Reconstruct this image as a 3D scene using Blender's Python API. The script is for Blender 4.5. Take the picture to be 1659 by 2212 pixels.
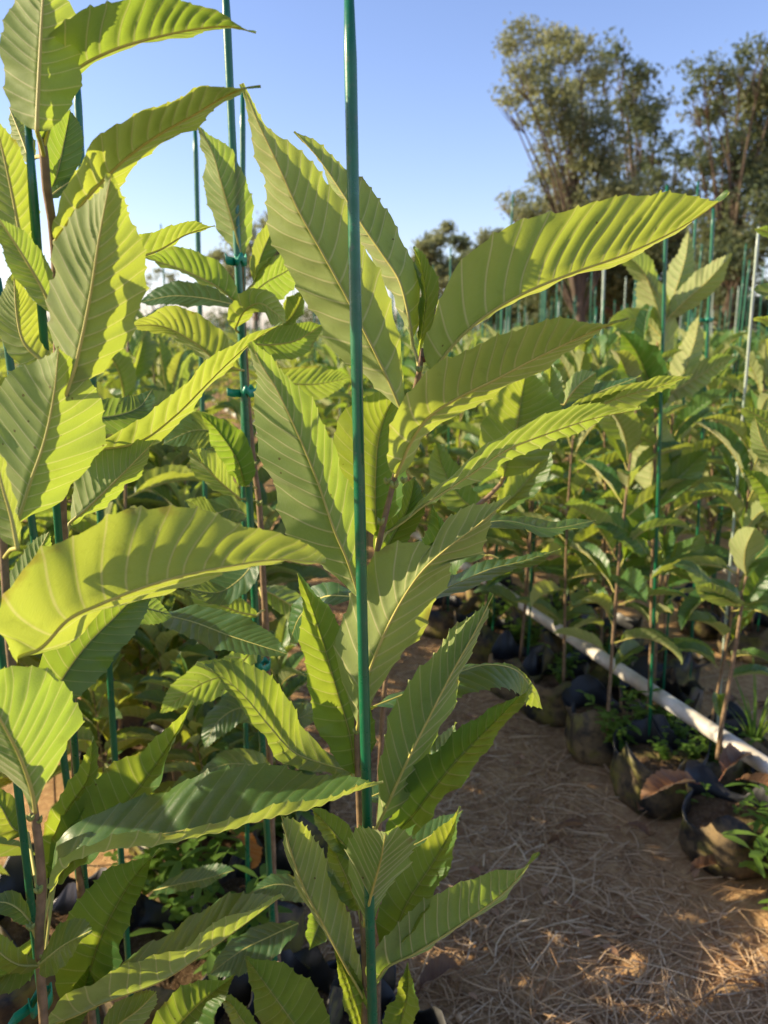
import bpy, math, random
import numpy as np
from mathutils import Vector, Matrix

# ------------------------------------------------------------------ reset
for o in list(bpy.data.objects): bpy.data.objects.remove(o)
SC = bpy.context.scene
COL = SC.collection
R = math.radians
rnd = random.Random(11)
rng = np.random.default_rng(7)

# ------------------------------------------------------------------ camera
CAM_H = 1.22; PITCH = R(13); VFOV = R(66)
F = 1106 / math.tan(VFOV / 2)            # focal length in units of the 1659x2212 view
cam = bpy.data.cameras.new('camera'); cam_o = bpy.data.objects.new('camera', cam); COL.objects.link(cam_o)
cam_o.location = (0, 0, CAM_H); cam_o.rotation_euler = (R(90) - PITCH, 0, 0)
cam.sensor_fit = 'VERTICAL'; cam.sensor_height = 34; cam.lens = 17 / math.tan(VFOV / 2)
cam.clip_start = 0.02; cam.clip_end = 2000
cam.dof.use_dof = True; cam.dof.focus_distance = 0.66; cam.dof.aperture_fstop = 8.0
SC.camera = cam_o
SC.render.resolution_x, SC.render.resolution_y = 768, 1024

# ------------------------------------------------------------------ sky, sun, exposure
SUN_AZ, SUN_EL = R(-85), R(25)           # azimuth from +Y towards +X; the sun stands to the left
W = bpy.data.worlds.new('World'); SC.world = W; W.use_nodes = True
nt = W.node_tree; bg = nt.nodes['Background']
sky = nt.nodes.new('ShaderNodeTexSky'); sky.sky_type = 'NISHITA'; sky.sun_disc = False
sky.sun_elevation = SUN_EL; sky.sun_rotation = SUN_AZ
sky.air_density = 1.0; sky.dust_density = 0.6; sky.ozone_density = 2.5
wb = nt.nodes.new('ShaderNodeMix'); wb.data_type = 'RGBA'; wb.blend_type = 'MULTIPLY'; wb.inputs[0].default_value = 1; wb.inputs[7].default_value = (1.06, .96, 1.10, 1)   # white balance of the sky light
nt.links.new(sky.outputs[0], wb.inputs[6]); nt.links.new(wb.outputs[2], bg.inputs[0]); bg.inputs[1].default_value = 0.122
sl = bpy.data.lights.new('sun', 'SUN'); sun = bpy.data.objects.new('sun', sl); COL.objects.link(sun)
sl.energy = 5.0; sl.angle = R(0.55); sl.color = (1, .83, .56)
sd = Vector((math.sin(SUN_AZ) * math.cos(SUN_EL), math.cos(SUN_AZ) * math.cos(SUN_EL), math.sin(SUN_EL)))
sun.rotation_euler = sd.to_track_quat('Z', 'Y').to_euler(); sun.location = sd * 30
SC.view_settings.view_transform = 'Standard'; SC.view_settings.look = 'None'
SC.view_settings.gamma = 1; SC.view_settings.use_curve_mapping = False
SC.view_settings.exposure = 0.92

# ------------------------------------------------------------------ view rays (to lay the survey out in metres)
cp, sp = math.cos(PITCH), math.sin(PITCH)
CAMV = np.array((0, 0, CAM_H))
def ray(px, py):
    a = (px - 829.5) / F; b = -(py - 1106) / F
    return np.array((a, cp + b * sp, -sp + b * cp))
def at(px, py, Y): r = ray(px, py); return r * (Y / r[1]) + CAMV
def atz(px, py, z): r = ray(px, py); return r * ((z - CAM_H) / r[2]) + CAMV
def project(p):
    d = np.array(p) - CAMV
    z = d[1] * cp - d[2] * sp; y = d[1] * sp + d[2] * cp
    if z < .05: return None
    return (829.5 + d[0] / z * F, 1106 - y / z * F)
ROW = R(19)
NX = np.array((math.cos(ROW), math.sin(ROW))); UX = np.array((-math.sin(ROW), math.cos(ROW)))
def bed(lat, a, z=0): q = NX * lat + UX * a; return np.array((q[0], q[1], z))

# ------------------------------------------------------------------ object helpers
def tag(o, label=None, cat=None, group=None, kind=None):
    for k, v in (('label', label), ('category', cat), ('group', group), ('kind', kind)):
        if v: o[k] = v
    return o
def link(o, parent=None):
    COL.objects.link(o)
    if parent is not None: o.parent = parent
    return o
def empty(name, loc, label=None, cat=None, group=None):
    o = bpy.data.objects.new(name, None); o.empty_display_size = .05; o.location = [float(c) for c in loc]
    link(o); return tag(o, label, cat, group)
def mesh_np(name, V, Fq, mats, attrs=None, smooth=True, midx=None):
    me = bpy.data.meshes.new(name)
    V = np.asarray(V, dtype=np.float32); n = len(V)
    if isinstance(Fq, np.ndarray):
        k = Fq.shape[1]; nf = len(Fq)
        me.vertices.add(n); me.vertices.foreach_set('co', V.ravel())
        me.loops.add(nf * k); me.loops.foreach_set('vertex_index', Fq.astype(np.int32).ravel())
        me.polygons.add(nf); me.polygons.foreach_set('loop_start', np.arange(0, nf * k, k, dtype=np.int32))
        me.polygons.foreach_set('loop_total', np.full(nf, k, dtype=np.int32))
        me.update(calc_edges=True)
    else:
        me.from_pydata([tuple(map(float, v)) for v in V], [], Fq)
    me.polygons.foreach_set('use_smooth', np.full(len(me.polygons), smooth, dtype=bool))
    for m in (mats if isinstance(mats, (list, tuple)) else [mats]): me.materials.append(m)
    if midx is not None: me.polygons.foreach_set('material_index', np.asarray(midx, dtype=np.int32))
    for an, (typ, data) in (attrs or {}).items():
        at_ = me.attributes.new(an, typ, 'POINT')
        at_.data.foreach_set('vector' if typ == 'FLOAT_VECTOR' else 'value', np.asarray(data, dtype=np.float32).ravel())
    me.validate(); me.update()
    return me
def obj(name, me, parent=None): return link(bpy.data.objects.new(name, me), parent)

def norm(v): return v / (np.linalg.norm(v, axis=-1, keepdims=True) + 1e-12)
def tube_np(P, rad, sides=8, cap=True):
    P = np.asarray(P, float); n = len(P); rad = np.broadcast_to(np.asarray(rad, float), (n,))
    T = norm(np.gradient(P, axis=0)); ref = np.array((.31, .82, .17))
    if abs(np.dot(T[0], norm(ref))) > .9: ref = np.array((.9, .1, .1))
    A = norm(np.cross(T, ref)); B = np.cross(T, A)
    ang = np.linspace(0, 2 * np.pi, sides, endpoint=False)
    V = P[:, None] + rad[:, None, None] * (A[:, None] * np.cos(ang)[None, :, None] + B[:, None] * np.sin(ang)[None, :, None])
    V = V.reshape(-1, 3)
    i = np.arange(n - 1)[:, None] * sides; j = np.arange(sides)[None]
    j2 = (j + 1) % sides
    Fq = np.stack([i + j, i + j2, i + sides + j2, i + sides + j], -1).reshape(-1, 4)
    fl = [tuple(map(int, f)) for f in Fq]
    if cap: fl += [tuple(range(sides - 1, -1, -1)), tuple((n - 1) * sides + k for k in range(sides))]
    return V, fl
def join(parts):
    VV, FF, off = [], [], 0
    for V, f in parts:
        VV.append(V); FF += [tuple(k + off for k in q) for q in f]; off += len(V)
    return np.concatenate(VV), FF
def spline(pts, n):
    pts = np.asarray(pts, float)
    if len(pts) < 3: 
        t = np.linspace(0, 1, n)[:, None]; return pts[0] * (1 - t) + pts[-1] * t
    d = np.r_[0, np.cumsum(np.linalg.norm(np.diff(pts, axis=0), axis=1))]; d /= d[-1]
    # Catmull-Rom tangents over chord length
    m = np.zeros_like(pts)
    m[1:-1] = (pts[2:] - pts[:-2]) / (d[2:] - d[:-2])[:, None]
    m[0] = (pts[1] - pts[0]) / (d[1] - d[0]); m[-1] = (pts[-1] - pts[-2]) / (d[-1] - d[-2])
    t = np.linspace(0, 1, n); k = np.clip(np.searchsorted(d, t, 'right') - 1, 0, len(d) - 2)
    h = (d[k + 1] - d[k]); x = ((t - d[k]) / h)[:, None]; h = h[:, None]
    return ((2*x**3-3*x**2+1)*pts[k] + (x**3-2*x**2+x)*h*m[k] + (-2*x**3+3*x**2)*pts[k+1] + (x**3-x**2)*h*m[k+1])

# ------------------------------------------------------------------ materials
class NG:
    def __init__(s, name):
        s.m = bpy.data.materials.new(name); s.m.use_nodes = True; s.t = s.m.node_tree; s.t.nodes.clear()
        s.out = s.t.nodes.new('ShaderNodeOutputMaterial')
    def n(s, typ, **kw):
        nd = s.t.nodes.new(typ)
        for k, v in kw.items():
            if k.startswith('i_'):
                key = k[2:]; key = int(key) if key.isdigit() else key.replace('_', ' ')
                s.set(nd, key, v)
            else: setattr(nd, k, v)
        return nd
    def set(s, nd, key, v):
        sock = nd.inputs[key]
        if isinstance(v, bpy.types.NodeSocket): s.t.links.new(v, sock)
        else: sock.default_value = (*v, 1) if isinstance(v, tuple) and len(v) == 3 and sock.type == 'RGBA' else v
    def math(s, op, a, b=0.0, c=0.0): 
        nd = s.n('ShaderNodeMath', operation=op); s.set(nd, 0, a); s.set(nd, 1, b); s.set(nd, 2, c); return nd.outputs[0]
    def mix(s, f, a, b, bt='MIX'):
        nd = s.n('ShaderNodeMix', data_type='RGBA', blend_type=bt); s.set(nd, 0, f); s.set(nd, 6, a); s.set(nd, 7, b); return nd.outputs[2]
    def rng(s, v, a, b, c=0.0, d=1.0, smooth=False):
        nd = s.n('ShaderNodeMapRange', interpolation_type='SMOOTHSTEP' if smooth else 'LINEAR')
        for i, x in enumerate((v, a, b, c, d)): s.set(nd, i, x)
        return nd.outputs[0]
    def noise(s, scale, vec=None, detail=4, rough=.55):
        nd = s.n('ShaderNodeTexNoise', i_Scale=scale, i_Detail=detail, i_Roughness=rough)
        if vec is not None: s.set(nd, 'Vector', vec)
        return nd.outputs[0]
    def bump(s, h, strength, dist):
        return s.n('ShaderNodeBump', i_Height=h, i_Strength=strength, i_Distance=dist).outputs[0]
    def finish(s, sh): s.t.links.new(sh, s.out.inputs[0]); return s.m

def leaf_mat(name, top_a, top_b, und_a, und_b, trans_a, trans_b, vein_u, vein_t, tr=.45, gloss=.35, spots=.0):
    g = NG(name)
    a = g.n('ShaderNodeAttribute', attribute_name='leafuv'); sx = g.n('ShaderNodeSeparateXYZ'); g.set(sx, 0, a.outputs['Vector'])
    u, v = sx.outputs[0], sx.outputs[1]
    f = g.math('FRACT', u); d = g.math('MINIMUM', f, g.math('SUBTRACT', 1.0, f))
    wv = g.rng(v, 0, 1, .10, .05)
    vein = g.math('SUBTRACT', 1.0, g.rng(d, 0.008, wv, 0, 1, True))
    rand = g.n('ShaderNodeObjectInfo').outputs['Random']
    tc = g.n('ShaderNodeTexCoord').outputs['Object']
    big = g.noise(22, tc, 3); fine = g.noise(260, tc, 3)
    # ladder of fine tertiary veins between the side veins
    cmb = g.n('ShaderNodeCombineXYZ'); g.set(cmb, 0, g.math('MULTIPLY', u, 1.6)); g.set(cmb, 1, g.math('MULTIPLY', v, 17.0)); g.set(cmb, 2, g.math('MULTIPLY', rand, 9.0))
    vo = g.n('ShaderNodeTexVoronoi', feature='DISTANCE_TO_EDGE', i_Scale=2.0); g.set(vo, 'Vector', cmb.outputs[0])
    net = g.math('SUBTRACT', 1.0, g.rng(vo.outputs[0], 0, .16, 0, 1, True))
    tone = g.math('ADD', g.math('MULTIPLY', rand, .65), g.math('MULTIPLY', big, .5))
    tone = g.rng(tone, .2, .95, 0, 1)
    top = g.mix(tone, top_a, top_b); und = g.mix(tone, und_a, und_b); trn = g.mix(tone, trans_a, trans_b)
    top = g.mix(g.math('MULTIPLY', vein, .55), top, vein_t); und = g.mix(g.math('MULTIPLY', vein, .9), und, vein_u)
    und = g.mix(g.math('MULTIPLY', net, .16), und, vein_u)
    edge = g.math('MULTIPLY', g.rng(v, .80, 1.0, 0, 1, True), g.rng(g.noise(30, tc, 4), .59, .69, 0, 1, True))
    blot = g.rng(g.noise(70, tc, 4), .30, .42, .20, 0, True)
    top = g.mix(g.rng(fine, .35, .7, 0, .22), top, (.02, .05, .012), 'MIX')
    trn = g.mix(g.math('MULTIPLY', vein, .6), trn, (.60, .58, .20))
    trn = g.mix(g.math('MULTIPLY', net, .14), trn, (.22, .34, .02))
    if spots > 0:
        sv = g.n('ShaderNodeTexVoronoi', i_Scale=95.0); g.set(sv, 'Vector', tc)
        sm = g.math('MULTIPLY', g.math('LESS_THAN', sv.outputs[0], .10), g.math('GREATER_THAN', g.noise(9, tc, 1), .60))
        sm = g.math('MULTIPLY', sm, spots)
        brown = (.12, .06, .02)
        top = g.mix(sm, top, brown); und = g.mix(sm, und, brown); trn = g.mix(sm, trn, (.1, .05, .01))
    eb = g.math('MULTIPLY', edge, .5)
    top = g.mix(eb, top, (.14, .085, .03)); und = g.mix(eb, und, (.19, .12, .05)); trn = g.mix(eb, trn, (.28, .15, .03))
    top = g.mix(blot, top, (.09, .13, .03)); und = g.mix(blot, und, (.13, .15, .05)); trn = g.mix(blot, trn, (.25, .30, .02))
    back = g.n('ShaderNodeNewGeometry').outputs['Backfacing']
    col = g.mix(back, top, und)
    rough = g.math('ADD', gloss, g.math('MULTIPLY', back, .28))
    h = g.math('ADD', g.math('MULTIPLY', net, .5), g.math('MULTIPLY', fine, .5))
    nb = g.bump(h, .22, .0005)
    p = g.n('ShaderNodeBsdfPrincipled'); g.set(p, 'Base Color', col); g.set(p, 'Roughness', rough); g.set(p, 'Normal', nb)
    g.set(p, 'Specular IOR Level', g.rng(back, 0, 1, .5, .22)); g.set(p, 'Sheen Weight', g.math('MULTIPLY', back, .45)); g.set(p, 'Sheen Roughness', .45); g.set(p, 'Sheen Tint', (1.0, .93, .68))
    tl = g.n('ShaderNodeBsdfTranslucent'); g.set(tl, 0, trn); g.set(tl, 'Normal', nb)
    mx = g.n('ShaderNodeMixShader', i_0=tr); g.set(mx, 1, p.outputs[0]); g.set(mx, 2, tl.outputs[0])
    return g.finish(mx.outputs[0])

M = {}
M['leaf'] = leaf_mat('chestnut_leaf', (.036, .110, .045), (.065, .155, .040), (.215, .300, .090), (.275, .340, .110),
                     (.31, .47, .035), (.50, .57, .055), (.56, .54, .26), (.20, .28, .09), spots=.7)
M['leaf_far'] = leaf_mat('chestnut_leaf_far', (.036, .110, .036), (.08, .175, .045), (.25, .31, .11), (.34, .37, .15),
                     (.32, .50, .03), (.56, .62, .05), (.46, .43, .2), (.2, .26, .09), tr=.38)
M['leaf_dead'] = leaf_mat('dead_leaf', (.16, .07, .03), (.24, .12, .05), (.22, .12, .06), (.30, .17, .08),
                     (.3, .12, .03), (.4, .18, .05), (.3, .18, .1), (.25, .14, .06), tr=.15, gloss=.6)
M['leaf_orange'] = leaf_mat('withered_orange_leaf', (.45, .14, .02), (.55, .30, .03), (.4, .15, .04), (.5, .3, .06),
                     (.6, .2, .02), (.7, .42, .03), (.5, .3, .1), (.5, .3, .1), tr=.35, gloss=.5)
def simple(name, a, b, scale, rough=.7, bump=.3, dist=.003, spec=.3, coord='Object', detail=5):
    g = NG(name); tc = g.n('ShaderNodeTexCoord').outputs[coord]
    nz = g.noise(scale, tc, detail); c = g.mix(g.rng(nz, .3, .7), a, b)
    p = g.n('ShaderNodeBsdfPrincipled'); g.set(p, 'Base Color', c); g.set(p, 'Roughness', rough); g.set(p, 'Specular IOR Level', spec)
    g.set(p, 'Normal', g.bump(g.noise(scale * 3, tc, 4), bump, dist))
    return g.finish(p.outputs[0])
M['rib'] = simple('leaf_midrib', (.40, .37, .085), (.50, .44, .13), 60, .55, .2, .0005)
M['stem'] = simple('sapling_stem', (.15, .10, .055), (.30, .20, .11), 90, .75, .6, .001)
M['stem_green'] = simple('young_stem', (.16, .15, .05), (.30, .25, .11), 90, .65, .5, .0008)
M['bud'] = simple('bud_scale', (.20, .26, .06), (.32, .33, .10), 200, .6, .2, .0005)
M['bud_brown'] = simple('withered_flower', (.12, .05, .03), (.2, .09, .05), 200, .8, .4, .001)
M['tie'] = simple('green_tie', (.01, .22, .13), (.015, .30, .17), 40, .35, .1, .001, .5)
def stake_mat(name, a, b):
    g = NG(name); tc = g.n('ShaderNodeTexCoord').outputs['Object']
    c = g.mix(g.rng(g.noise(30, tc, 4), .35, .7), a, b)
    c = g.mix(g.rng(g.noise(160, tc, 3), .62, .72, 0, .5), c, (.10, .13, .09))
    p = g.n('ShaderNodeBsdfPrincipled'); g.set(p, 'Base Color', c); g.set(p, 'Roughness', g.rng(g.noise(90, tc, 3), .3, .7, .24, .42)); g.set(p, 'Specular IOR Level', .6)
    g.set(p, 'Normal', g.bump(g.noise(300, tc, 3), .15, .0006))
    return g.finish(p.outputs[0])
M['stake'] = stake_mat('green_coated_stake', (.005, .105, .046), (.008, .14, .058))
M['stake_pale'] = stake_mat('faded_pale_stake', (.40, .45, .36), (.28, .38, .28))
M['pipe'] = simple('white_pvc', (.40, .35, .27), (.76, .74, .68), 9, .45, .2, .002, .45, detail=9)
M['scrap'] = simple('white_film', (.72, .73, .74), (.85, .85, .84), 20, .35, .2, .002, .5)
def bag_mat():
    g = NG('grow_bag_fabric'); tc = g.n('ShaderNodeTexCoord').outputs['Object']; gm = g.n('ShaderNodeNewGeometry')
    dirt = g.rng(g.noise(9, gm.outputs['Position'], 6, .6), .43, .60); moss = g.rng(g.noise(14, gm.outputs['Position'], 5), .48, .62)
    c = g.mix(dirt, (.018, .019, .021), (.22, .155, .075)); c = g.mix(g.math('MULTIPLY', moss, .85), c, (.17, .155, .03))
    c = g.mix(g.rng(g.noise(45, gm.outputs['Position'], 5), .5, .68, 0, .7), c, (.03, .026, .02))
    p = g.n('ShaderNodeBsdfPrincipled'); g.set(p, 'Base Color', c); g.set(p, 'Roughness', g.rng(dirt, 0, 1, .42, .9)); g.set(p, 'Specular IOR Level', .35)
    g.set(p, 'Normal', g.bump(g.noise(60, tc, 6), .6, .004)); return g.finish(p.outputs[0])
M['bag'] = bag_mat()
g = NG('bag_inside'); p = g.n('ShaderNodeBsdfPrincipled', i_Roughness=.42); g.set(p, 'Base Color', (.014, .015, .017))
M['bag_in'] = g.finish(p.outputs[0])
def soil_mat(name, dark, mid, light, moss=0):
    g = NG(name); P = g.n('ShaderNodeNewGeometry').outputs['Position']
    n1 = g.noise(1.7, P, 6, .6); n2 = g.noise(46, P, 8, .7); n3 = g.noise(230, P, 4, .6)
    c = g.mix(g.rng(n1, .35, .68), dark, mid); c = g.mix(g.rng(n2, .42, .68), c, light)
    c = g.mix(g.rng(n3, .52, .7, 0, .45), c, dark)
    vo = g.n('ShaderNodeTexVoronoi', i_Scale=170.0); g.set(vo, 'Vector', P)
    c = g.mix(g.math('MULTIPLY', g.math('LESS_THAN', vo.outputs[0], .22), .45), c, (.42, .33, .22))
    if moss: c = g.mix(g.rng(g.noise(7, P, 4), .55, .7, 0, .6), c, (.07, .10, .02))
    h = g.math('ADD', n2, g.math('MULTIPLY', n3, .5))
    p = g.n('ShaderNodeBsdfPrincipled', i_Roughness=.93); g.set(p, 'Base Color', c); g.set(p, 'Specular IOR Level', .15)
    g.set(p, 'Normal', g.bump(h, .9, .012)); return g.finish(p.outputs[0])
M['soil'] = soil_mat('sandy_path_soil', (.31, .175, .08), (.54, .32, .15), (.66, .45, .22))
M['pot_soil'] = soil_mat('potting_soil', (.07, .042, .022), (.15, .09, .048), (.24, .155, .09), 1)
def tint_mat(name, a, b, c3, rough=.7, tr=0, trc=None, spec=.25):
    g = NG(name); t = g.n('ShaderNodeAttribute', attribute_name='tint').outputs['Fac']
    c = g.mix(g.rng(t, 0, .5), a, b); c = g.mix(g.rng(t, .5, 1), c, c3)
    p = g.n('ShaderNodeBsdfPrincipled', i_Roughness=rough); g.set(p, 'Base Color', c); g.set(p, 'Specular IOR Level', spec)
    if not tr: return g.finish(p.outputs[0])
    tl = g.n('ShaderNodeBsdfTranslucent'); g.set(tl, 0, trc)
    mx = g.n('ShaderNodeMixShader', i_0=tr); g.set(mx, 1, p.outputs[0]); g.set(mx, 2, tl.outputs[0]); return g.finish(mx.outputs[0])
M['straw'] = tint_mat('dry_straw', (.34, .19, .09), (.62, .41, .22), (.78, .60, .38), .5)
M['pebble'] = tint_mat('soil_crumbs', (.22, .13, .065), (.46, .29, .15), (.62, .45, .26), .9)
M['weed'] = tint_mat('weed_leaf', (.05, .12, .02), (.09, .18, .03), (.15, .25, .05), .5, .4, (.35, .5, .05))
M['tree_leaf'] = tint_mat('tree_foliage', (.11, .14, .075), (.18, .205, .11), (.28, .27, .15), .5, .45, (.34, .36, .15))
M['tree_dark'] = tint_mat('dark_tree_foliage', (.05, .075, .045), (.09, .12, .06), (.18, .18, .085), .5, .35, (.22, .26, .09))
M['bark'] = simple('tree_bark', (.06, .045, .032), (.16, .12, .085), 3, .9, .8, .05)

# ------------------------------------------------------------------ the chestnut leaf: pleated, toothed blade on a 3-D midrib
PS = np.array([0, .03, .08, .16, .28, .42, .56, .70, .82, .90, .96, 1.0])
PW = np.array([0, .28, .54, .78, .95, 1.0, .99, .90, .70, .46, .14, 0.0])
def prof(s): 
    return np.interp(s, PS, PW)
_xs = np.linspace(0, 1, 201); _k = np.ones(9) / 9
_pw = np.convolve(np.pad(np.interp(_xs, PS, PW), 4, mode='reflect', reflect_type='odd'), _k, 'valid'); _pw[0] = _pw[-1] = 0; _pw = np.clip(_pw, 0, None)
def prof(s): return np.interp(s, _xs, _pw)

def blade(P, N0, Wd, ca, cb, NV=17, sub=6, cols=9, curl=(0, 0), pleat=.20, tooth=.13, wave=.05, seed=0, sgn=(1, 1), wmod=None):
    """P midrib points, N0 reference normals of the upper face, ca/cb cosines of the two halves' spread."""
    r = np.random.default_rng(seed)
    n = len(P); ss = np.linspace(0, 1, n); L = np.linalg.norm(np.diff(P, axis=0), axis=1).sum()
    T = norm(np.gradient(P, axis=0)); N = norm(N0 - T * (N0 * T).sum(1, keepdims=True))
    Bv = np.cross(N, T)                                     # towards the left half when the upper face is seen
    rows = NV * sub + 1
    kn = np.r_[0, np.cumsum(1 + .16 * np.clip(r.standard_normal(NV), -1.6, 1.6) + .25 * np.linspace(1, -1, NV))]; kn /= kn[-1]
    s = np.interp(np.arange(rows) / sub, np.arange(NV + 1), kn); f = (np.arange(rows) % sub) / sub
    sm = s + min(.2, .8 * Wd / L) * 4 * s * (1 - s) * .95
    vv = np.r_[0, np.linspace(.12, 1, cols - 1) ** .85]
    w = Wd * prof(sm)
    if wmod is not None: w = w * np.interp(sm, wmod[0], wmod[1])
    V_all, uv_all, Fs = [], [], []
    ph = r.uniform(0, 6.28, 6)
    gap = L / NV
    for side, cc, cu, sg in ((1, ca, curl[0], sgn[0]), (-1, cb, curl[1], sgn[1])):
        sp_ = s[:, None] + (sm - s)[:, None] * (vv ** 1.25)[None]
        saw = np.where(f == 0, 1.0, .55 * f ** 2)
        saw = saw * np.clip(prof(sm) * 4, 0, 1)
        tv = np.clip((vv - .88) / .12, 0, 1)
        jit = 1 + .25 * r.standard_normal(rows)
        lat = w[:, None] * vv[None] + tooth * gap * (saw * jit)[:, None] * tv[None] * 1.6
        sp_ = np.clip(sp_ + (tooth * .5 * saw / NV)[:, None] * tv[None], 0, 1)
        cos0 = np.interp(sp_, np.linspace(0, 1, len(cc)), cc)
        th = sg * np.arccos(np.clip(cos0, -.999, .999)) + cu * (vv[None] - .4)
        g3 = lambda A: np.stack([np.interp(sp_, ss, A[:, k]) for k in range(3)], -1)
        p, b, nn = g3(P), norm(g3(Bv)) * side, norm(g3(N))
        D = b * np.cos(th)[..., None] + nn * np.sin(th)[..., None]
        Q = -b * np.sin(th)[..., None] + nn * np.cos(th)[..., None]
        dl = np.diff(lat, axis=1, prepend=0)
        off = np.cumsum(D * dl[..., None], axis=1)
        env = np.minimum(1, vv * 5) * (1 - .75 * vv ** 3)
        hgt = pleat * gap * (4 * f * (1 - f)) ** .8
        hgt = hgt[:, None] * env[None] * np.clip(prof(sm) * 2.2, 0, 1)[:, None]
        wav = wave * Wd * vv[None] ** 2 * (np.sin(sm[:, None] * 17 + ph[0] * side) + .8 * np.sin(sm[:, None] * 31 + ph[1] + side) + .6 * np.sin(sm[:, None] * 9 + ph[2] * side))
        wav = wav + .012 * Wd * np.sin(sm[:, None] * 60 + ph[3] + 9 * vv[None]) * vv[None]
        V = p + off + Q * (hgt + wav)[..., None]
        V_all.append(V); uv_all.append(np.stack([np.broadcast_to((np.arange(rows) / sub)[:, None], lat.shape), np.broadcast_to(vv[None], lat.shape), np.zeros(lat.shape)], -1))
    a, b = V_all
    grid = np.concatenate([a[:, ::-1], b[:, 1:]], 1); uv = np.concatenate([uv_all[0][:, ::-1], uv_all[1][:, 1:]], 1)
    c = grid.shape[1]; i = np.arange(rows - 1)[:, None] * c; j = np.arange(c - 1)[None]
    Fq = np.stack([i + j, i + c + j, i + c + j + 1, i + j + 1], -1).reshape(-1, 4)
    Fq = Fq[:, ::-1]
    V = grid.reshape(-1, 3)
    return V, Fq, uv.reshape(-1, 3), N, T, L

def leaf_objects(parent, org, P, N0, Wd, ca, cb, mat='leaf', seed=0, stem_pt=None, rib=.0011, **kw):
    V, Fq, uv, N, T, L = blade(P, N0, Wd, ca, cb, seed=seed, **kw)
    me = mesh_np('leaf', V - org, Fq, M[mat], {'leafuv': ('FLOAT_VECTOR', uv)})
    o = obj('leaf', me, parent)
    k = len(P); t = np.linspace(0, 1, k)
    rad = rib * (1 - t) ** .7 + .00025
    path = P - N * (rad * .55)[:, None]
    if stem_pt is not None:
        pe = spline(np.array([stem_pt, stem_pt * .45 + P[0] * .55 + np.array((0, 0, .002)), P[0]]), 6)[:-1]
        path = np.concatenate([pe, path]); rad = np.r_[np.full(5, rib * 1.35), rad]
    Vr, fr = tube_np(path, rad, 6, False)
    obj('midrib', mesh_np('midrib', Vr - org, fr, M['rib']), o)
    return o

class Hero:
    """One sapling near the camera whose leaves are laid out one by one."""
    def __init__(s, stem, Y, label, r0=.0045, r1=.0025, base_z=.2, mat='stem', group=None):
        pts = [at(x, y, yy) for (x, y, yy) in [(q[0], q[1], q[2] if len(q) > 2 else Y) for q in stem]]   # top to bottom
        b = pts[-1]; d = norm(pts[-1] - pts[-2]); 
        if b[2] > base_z + .05:
            foot = np.array((b[0] + d[0] * .1, b[1] + .02, base_z)); pts.append(foot)
        s.P = spline(np.array(pts), 60); s.org = s.P[-1].copy()
        s.root = empty('chestnut_sapling', s.org, label, 'sapling', group)
        k = np.linspace(0, 1, 60); rad = r1 + (r0 - r1) * k
        rad = rad * (1 + .10 * np.maximum(0, np.sin(k * 60)) ** 6)
        V, f = tube_np(s.P - s.org, rad, 10); obj('stem', mesh_np('stem', V, f, M[mat]), s.root)
        s.n = 0
    def leaf(s, pts, l, r, Y0, Y1, face='u', Ym=None, wf=.17, mat='leaf', attach=True, nv=17, seed=None, wmul=1.0, sgn=None, **kw):
        pts = np.array(pts, float); d = np.r_[0, np.cumsum(np.linalg.norm(np.diff(pts, axis=0), axis=1))]; d /= d[-1]
        Y = Y0 + (Y1 - Y0) * d
        if Ym is not None: Y = Y + (Ym - (Y0 + Y1) / 2) * 4 * d * (1 - d)
        P = spline(np.array([at(x, y, yy) for (x, y), yy in zip(pts, Y)]), 48)
        L = np.linalg.norm(np.diff(P, axis=0), axis=1).sum()
        view = CAMV - P; dist = np.linalg.norm(view, axis=1).mean(); view = norm(view)
        ax = (P[24] - CAMV); ppm = F / (ax[1] * cp - ax[2] * sp)          # view units per metre at the leaf
        l = np.atleast_1d(np.array(l, float)) * 1.10 / ppm; r = np.atleast_1d(np.array(r, float)) * 1.10 / ppm
        Wd = max((1.17 if face == 'u' else 1.10) * max(np.abs(l).max(), np.abs(r).max()), wf * L) * wmul
        if face == 't': kw['pleat'] = kw.get('pleat', .17) * .6
        elif 'pleat' in kw: kw['pleat'] *= 1.35
        ca, cb = l / Wd, r / Wd
        # a leaf held out sideways shows its underside with the upper margin leaning to us, its upper face with it leaning away
        tilt = (pts[-1][0] - pts[0][0]) / (np.hypot(*(pts[-1] - pts[0])) + 1e-9)
        sg = sgn if sgn else ((-1 if tilt > .74 else 1), (-1 if tilt < -.74 else 1))
        if face == 'u': ca, cb, sg = cb, ca, (sg[1], sg[0])
        kw['sgn'] = sg
        N0 = view if face == 't' else -view
        st = None
        if attach:
            k = np.argmin(np.linalg.norm(s.P - (P[0] - np.array((0, 0, .012))), axis=1)); st = s.P[k]
            if np.linalg.norm(st - P[0]) > .12: st = P[0] - norm(P[1] - P[0]) * .018
        s.n += 1
        return leaf_objects(s.root, s.org, P, N0, Wd, ca, cb, mat, seed if seed is not None else s.n * 7 + int(abs(pts[0][0])), st, NV=nv, **kw)
    def bud(s, x, y, Y, size=.006, mat='bud'):
        size *= .72
        c = at(x, y, Y) - s.org; parts = []
        for k in range(4):
            a = k * 1.7 + x; d = np.array((math.cos(a) * .6, math.sin(a) * .6, 1.0)); d /= np.linalg.norm(d)
            t = np.linspace(0, 1, 6)[:, None]
            parts.append(tube_np(c + d * t * size * 2 + np.array((0, 0, -size * .5)), size * .5 * np.sin(np.pi * np.linspace(.12, .97, 6)), 7))
        V, f = join(parts); return obj('bud', mesh_np('bud', V, f, M[mat]), s.root)

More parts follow.
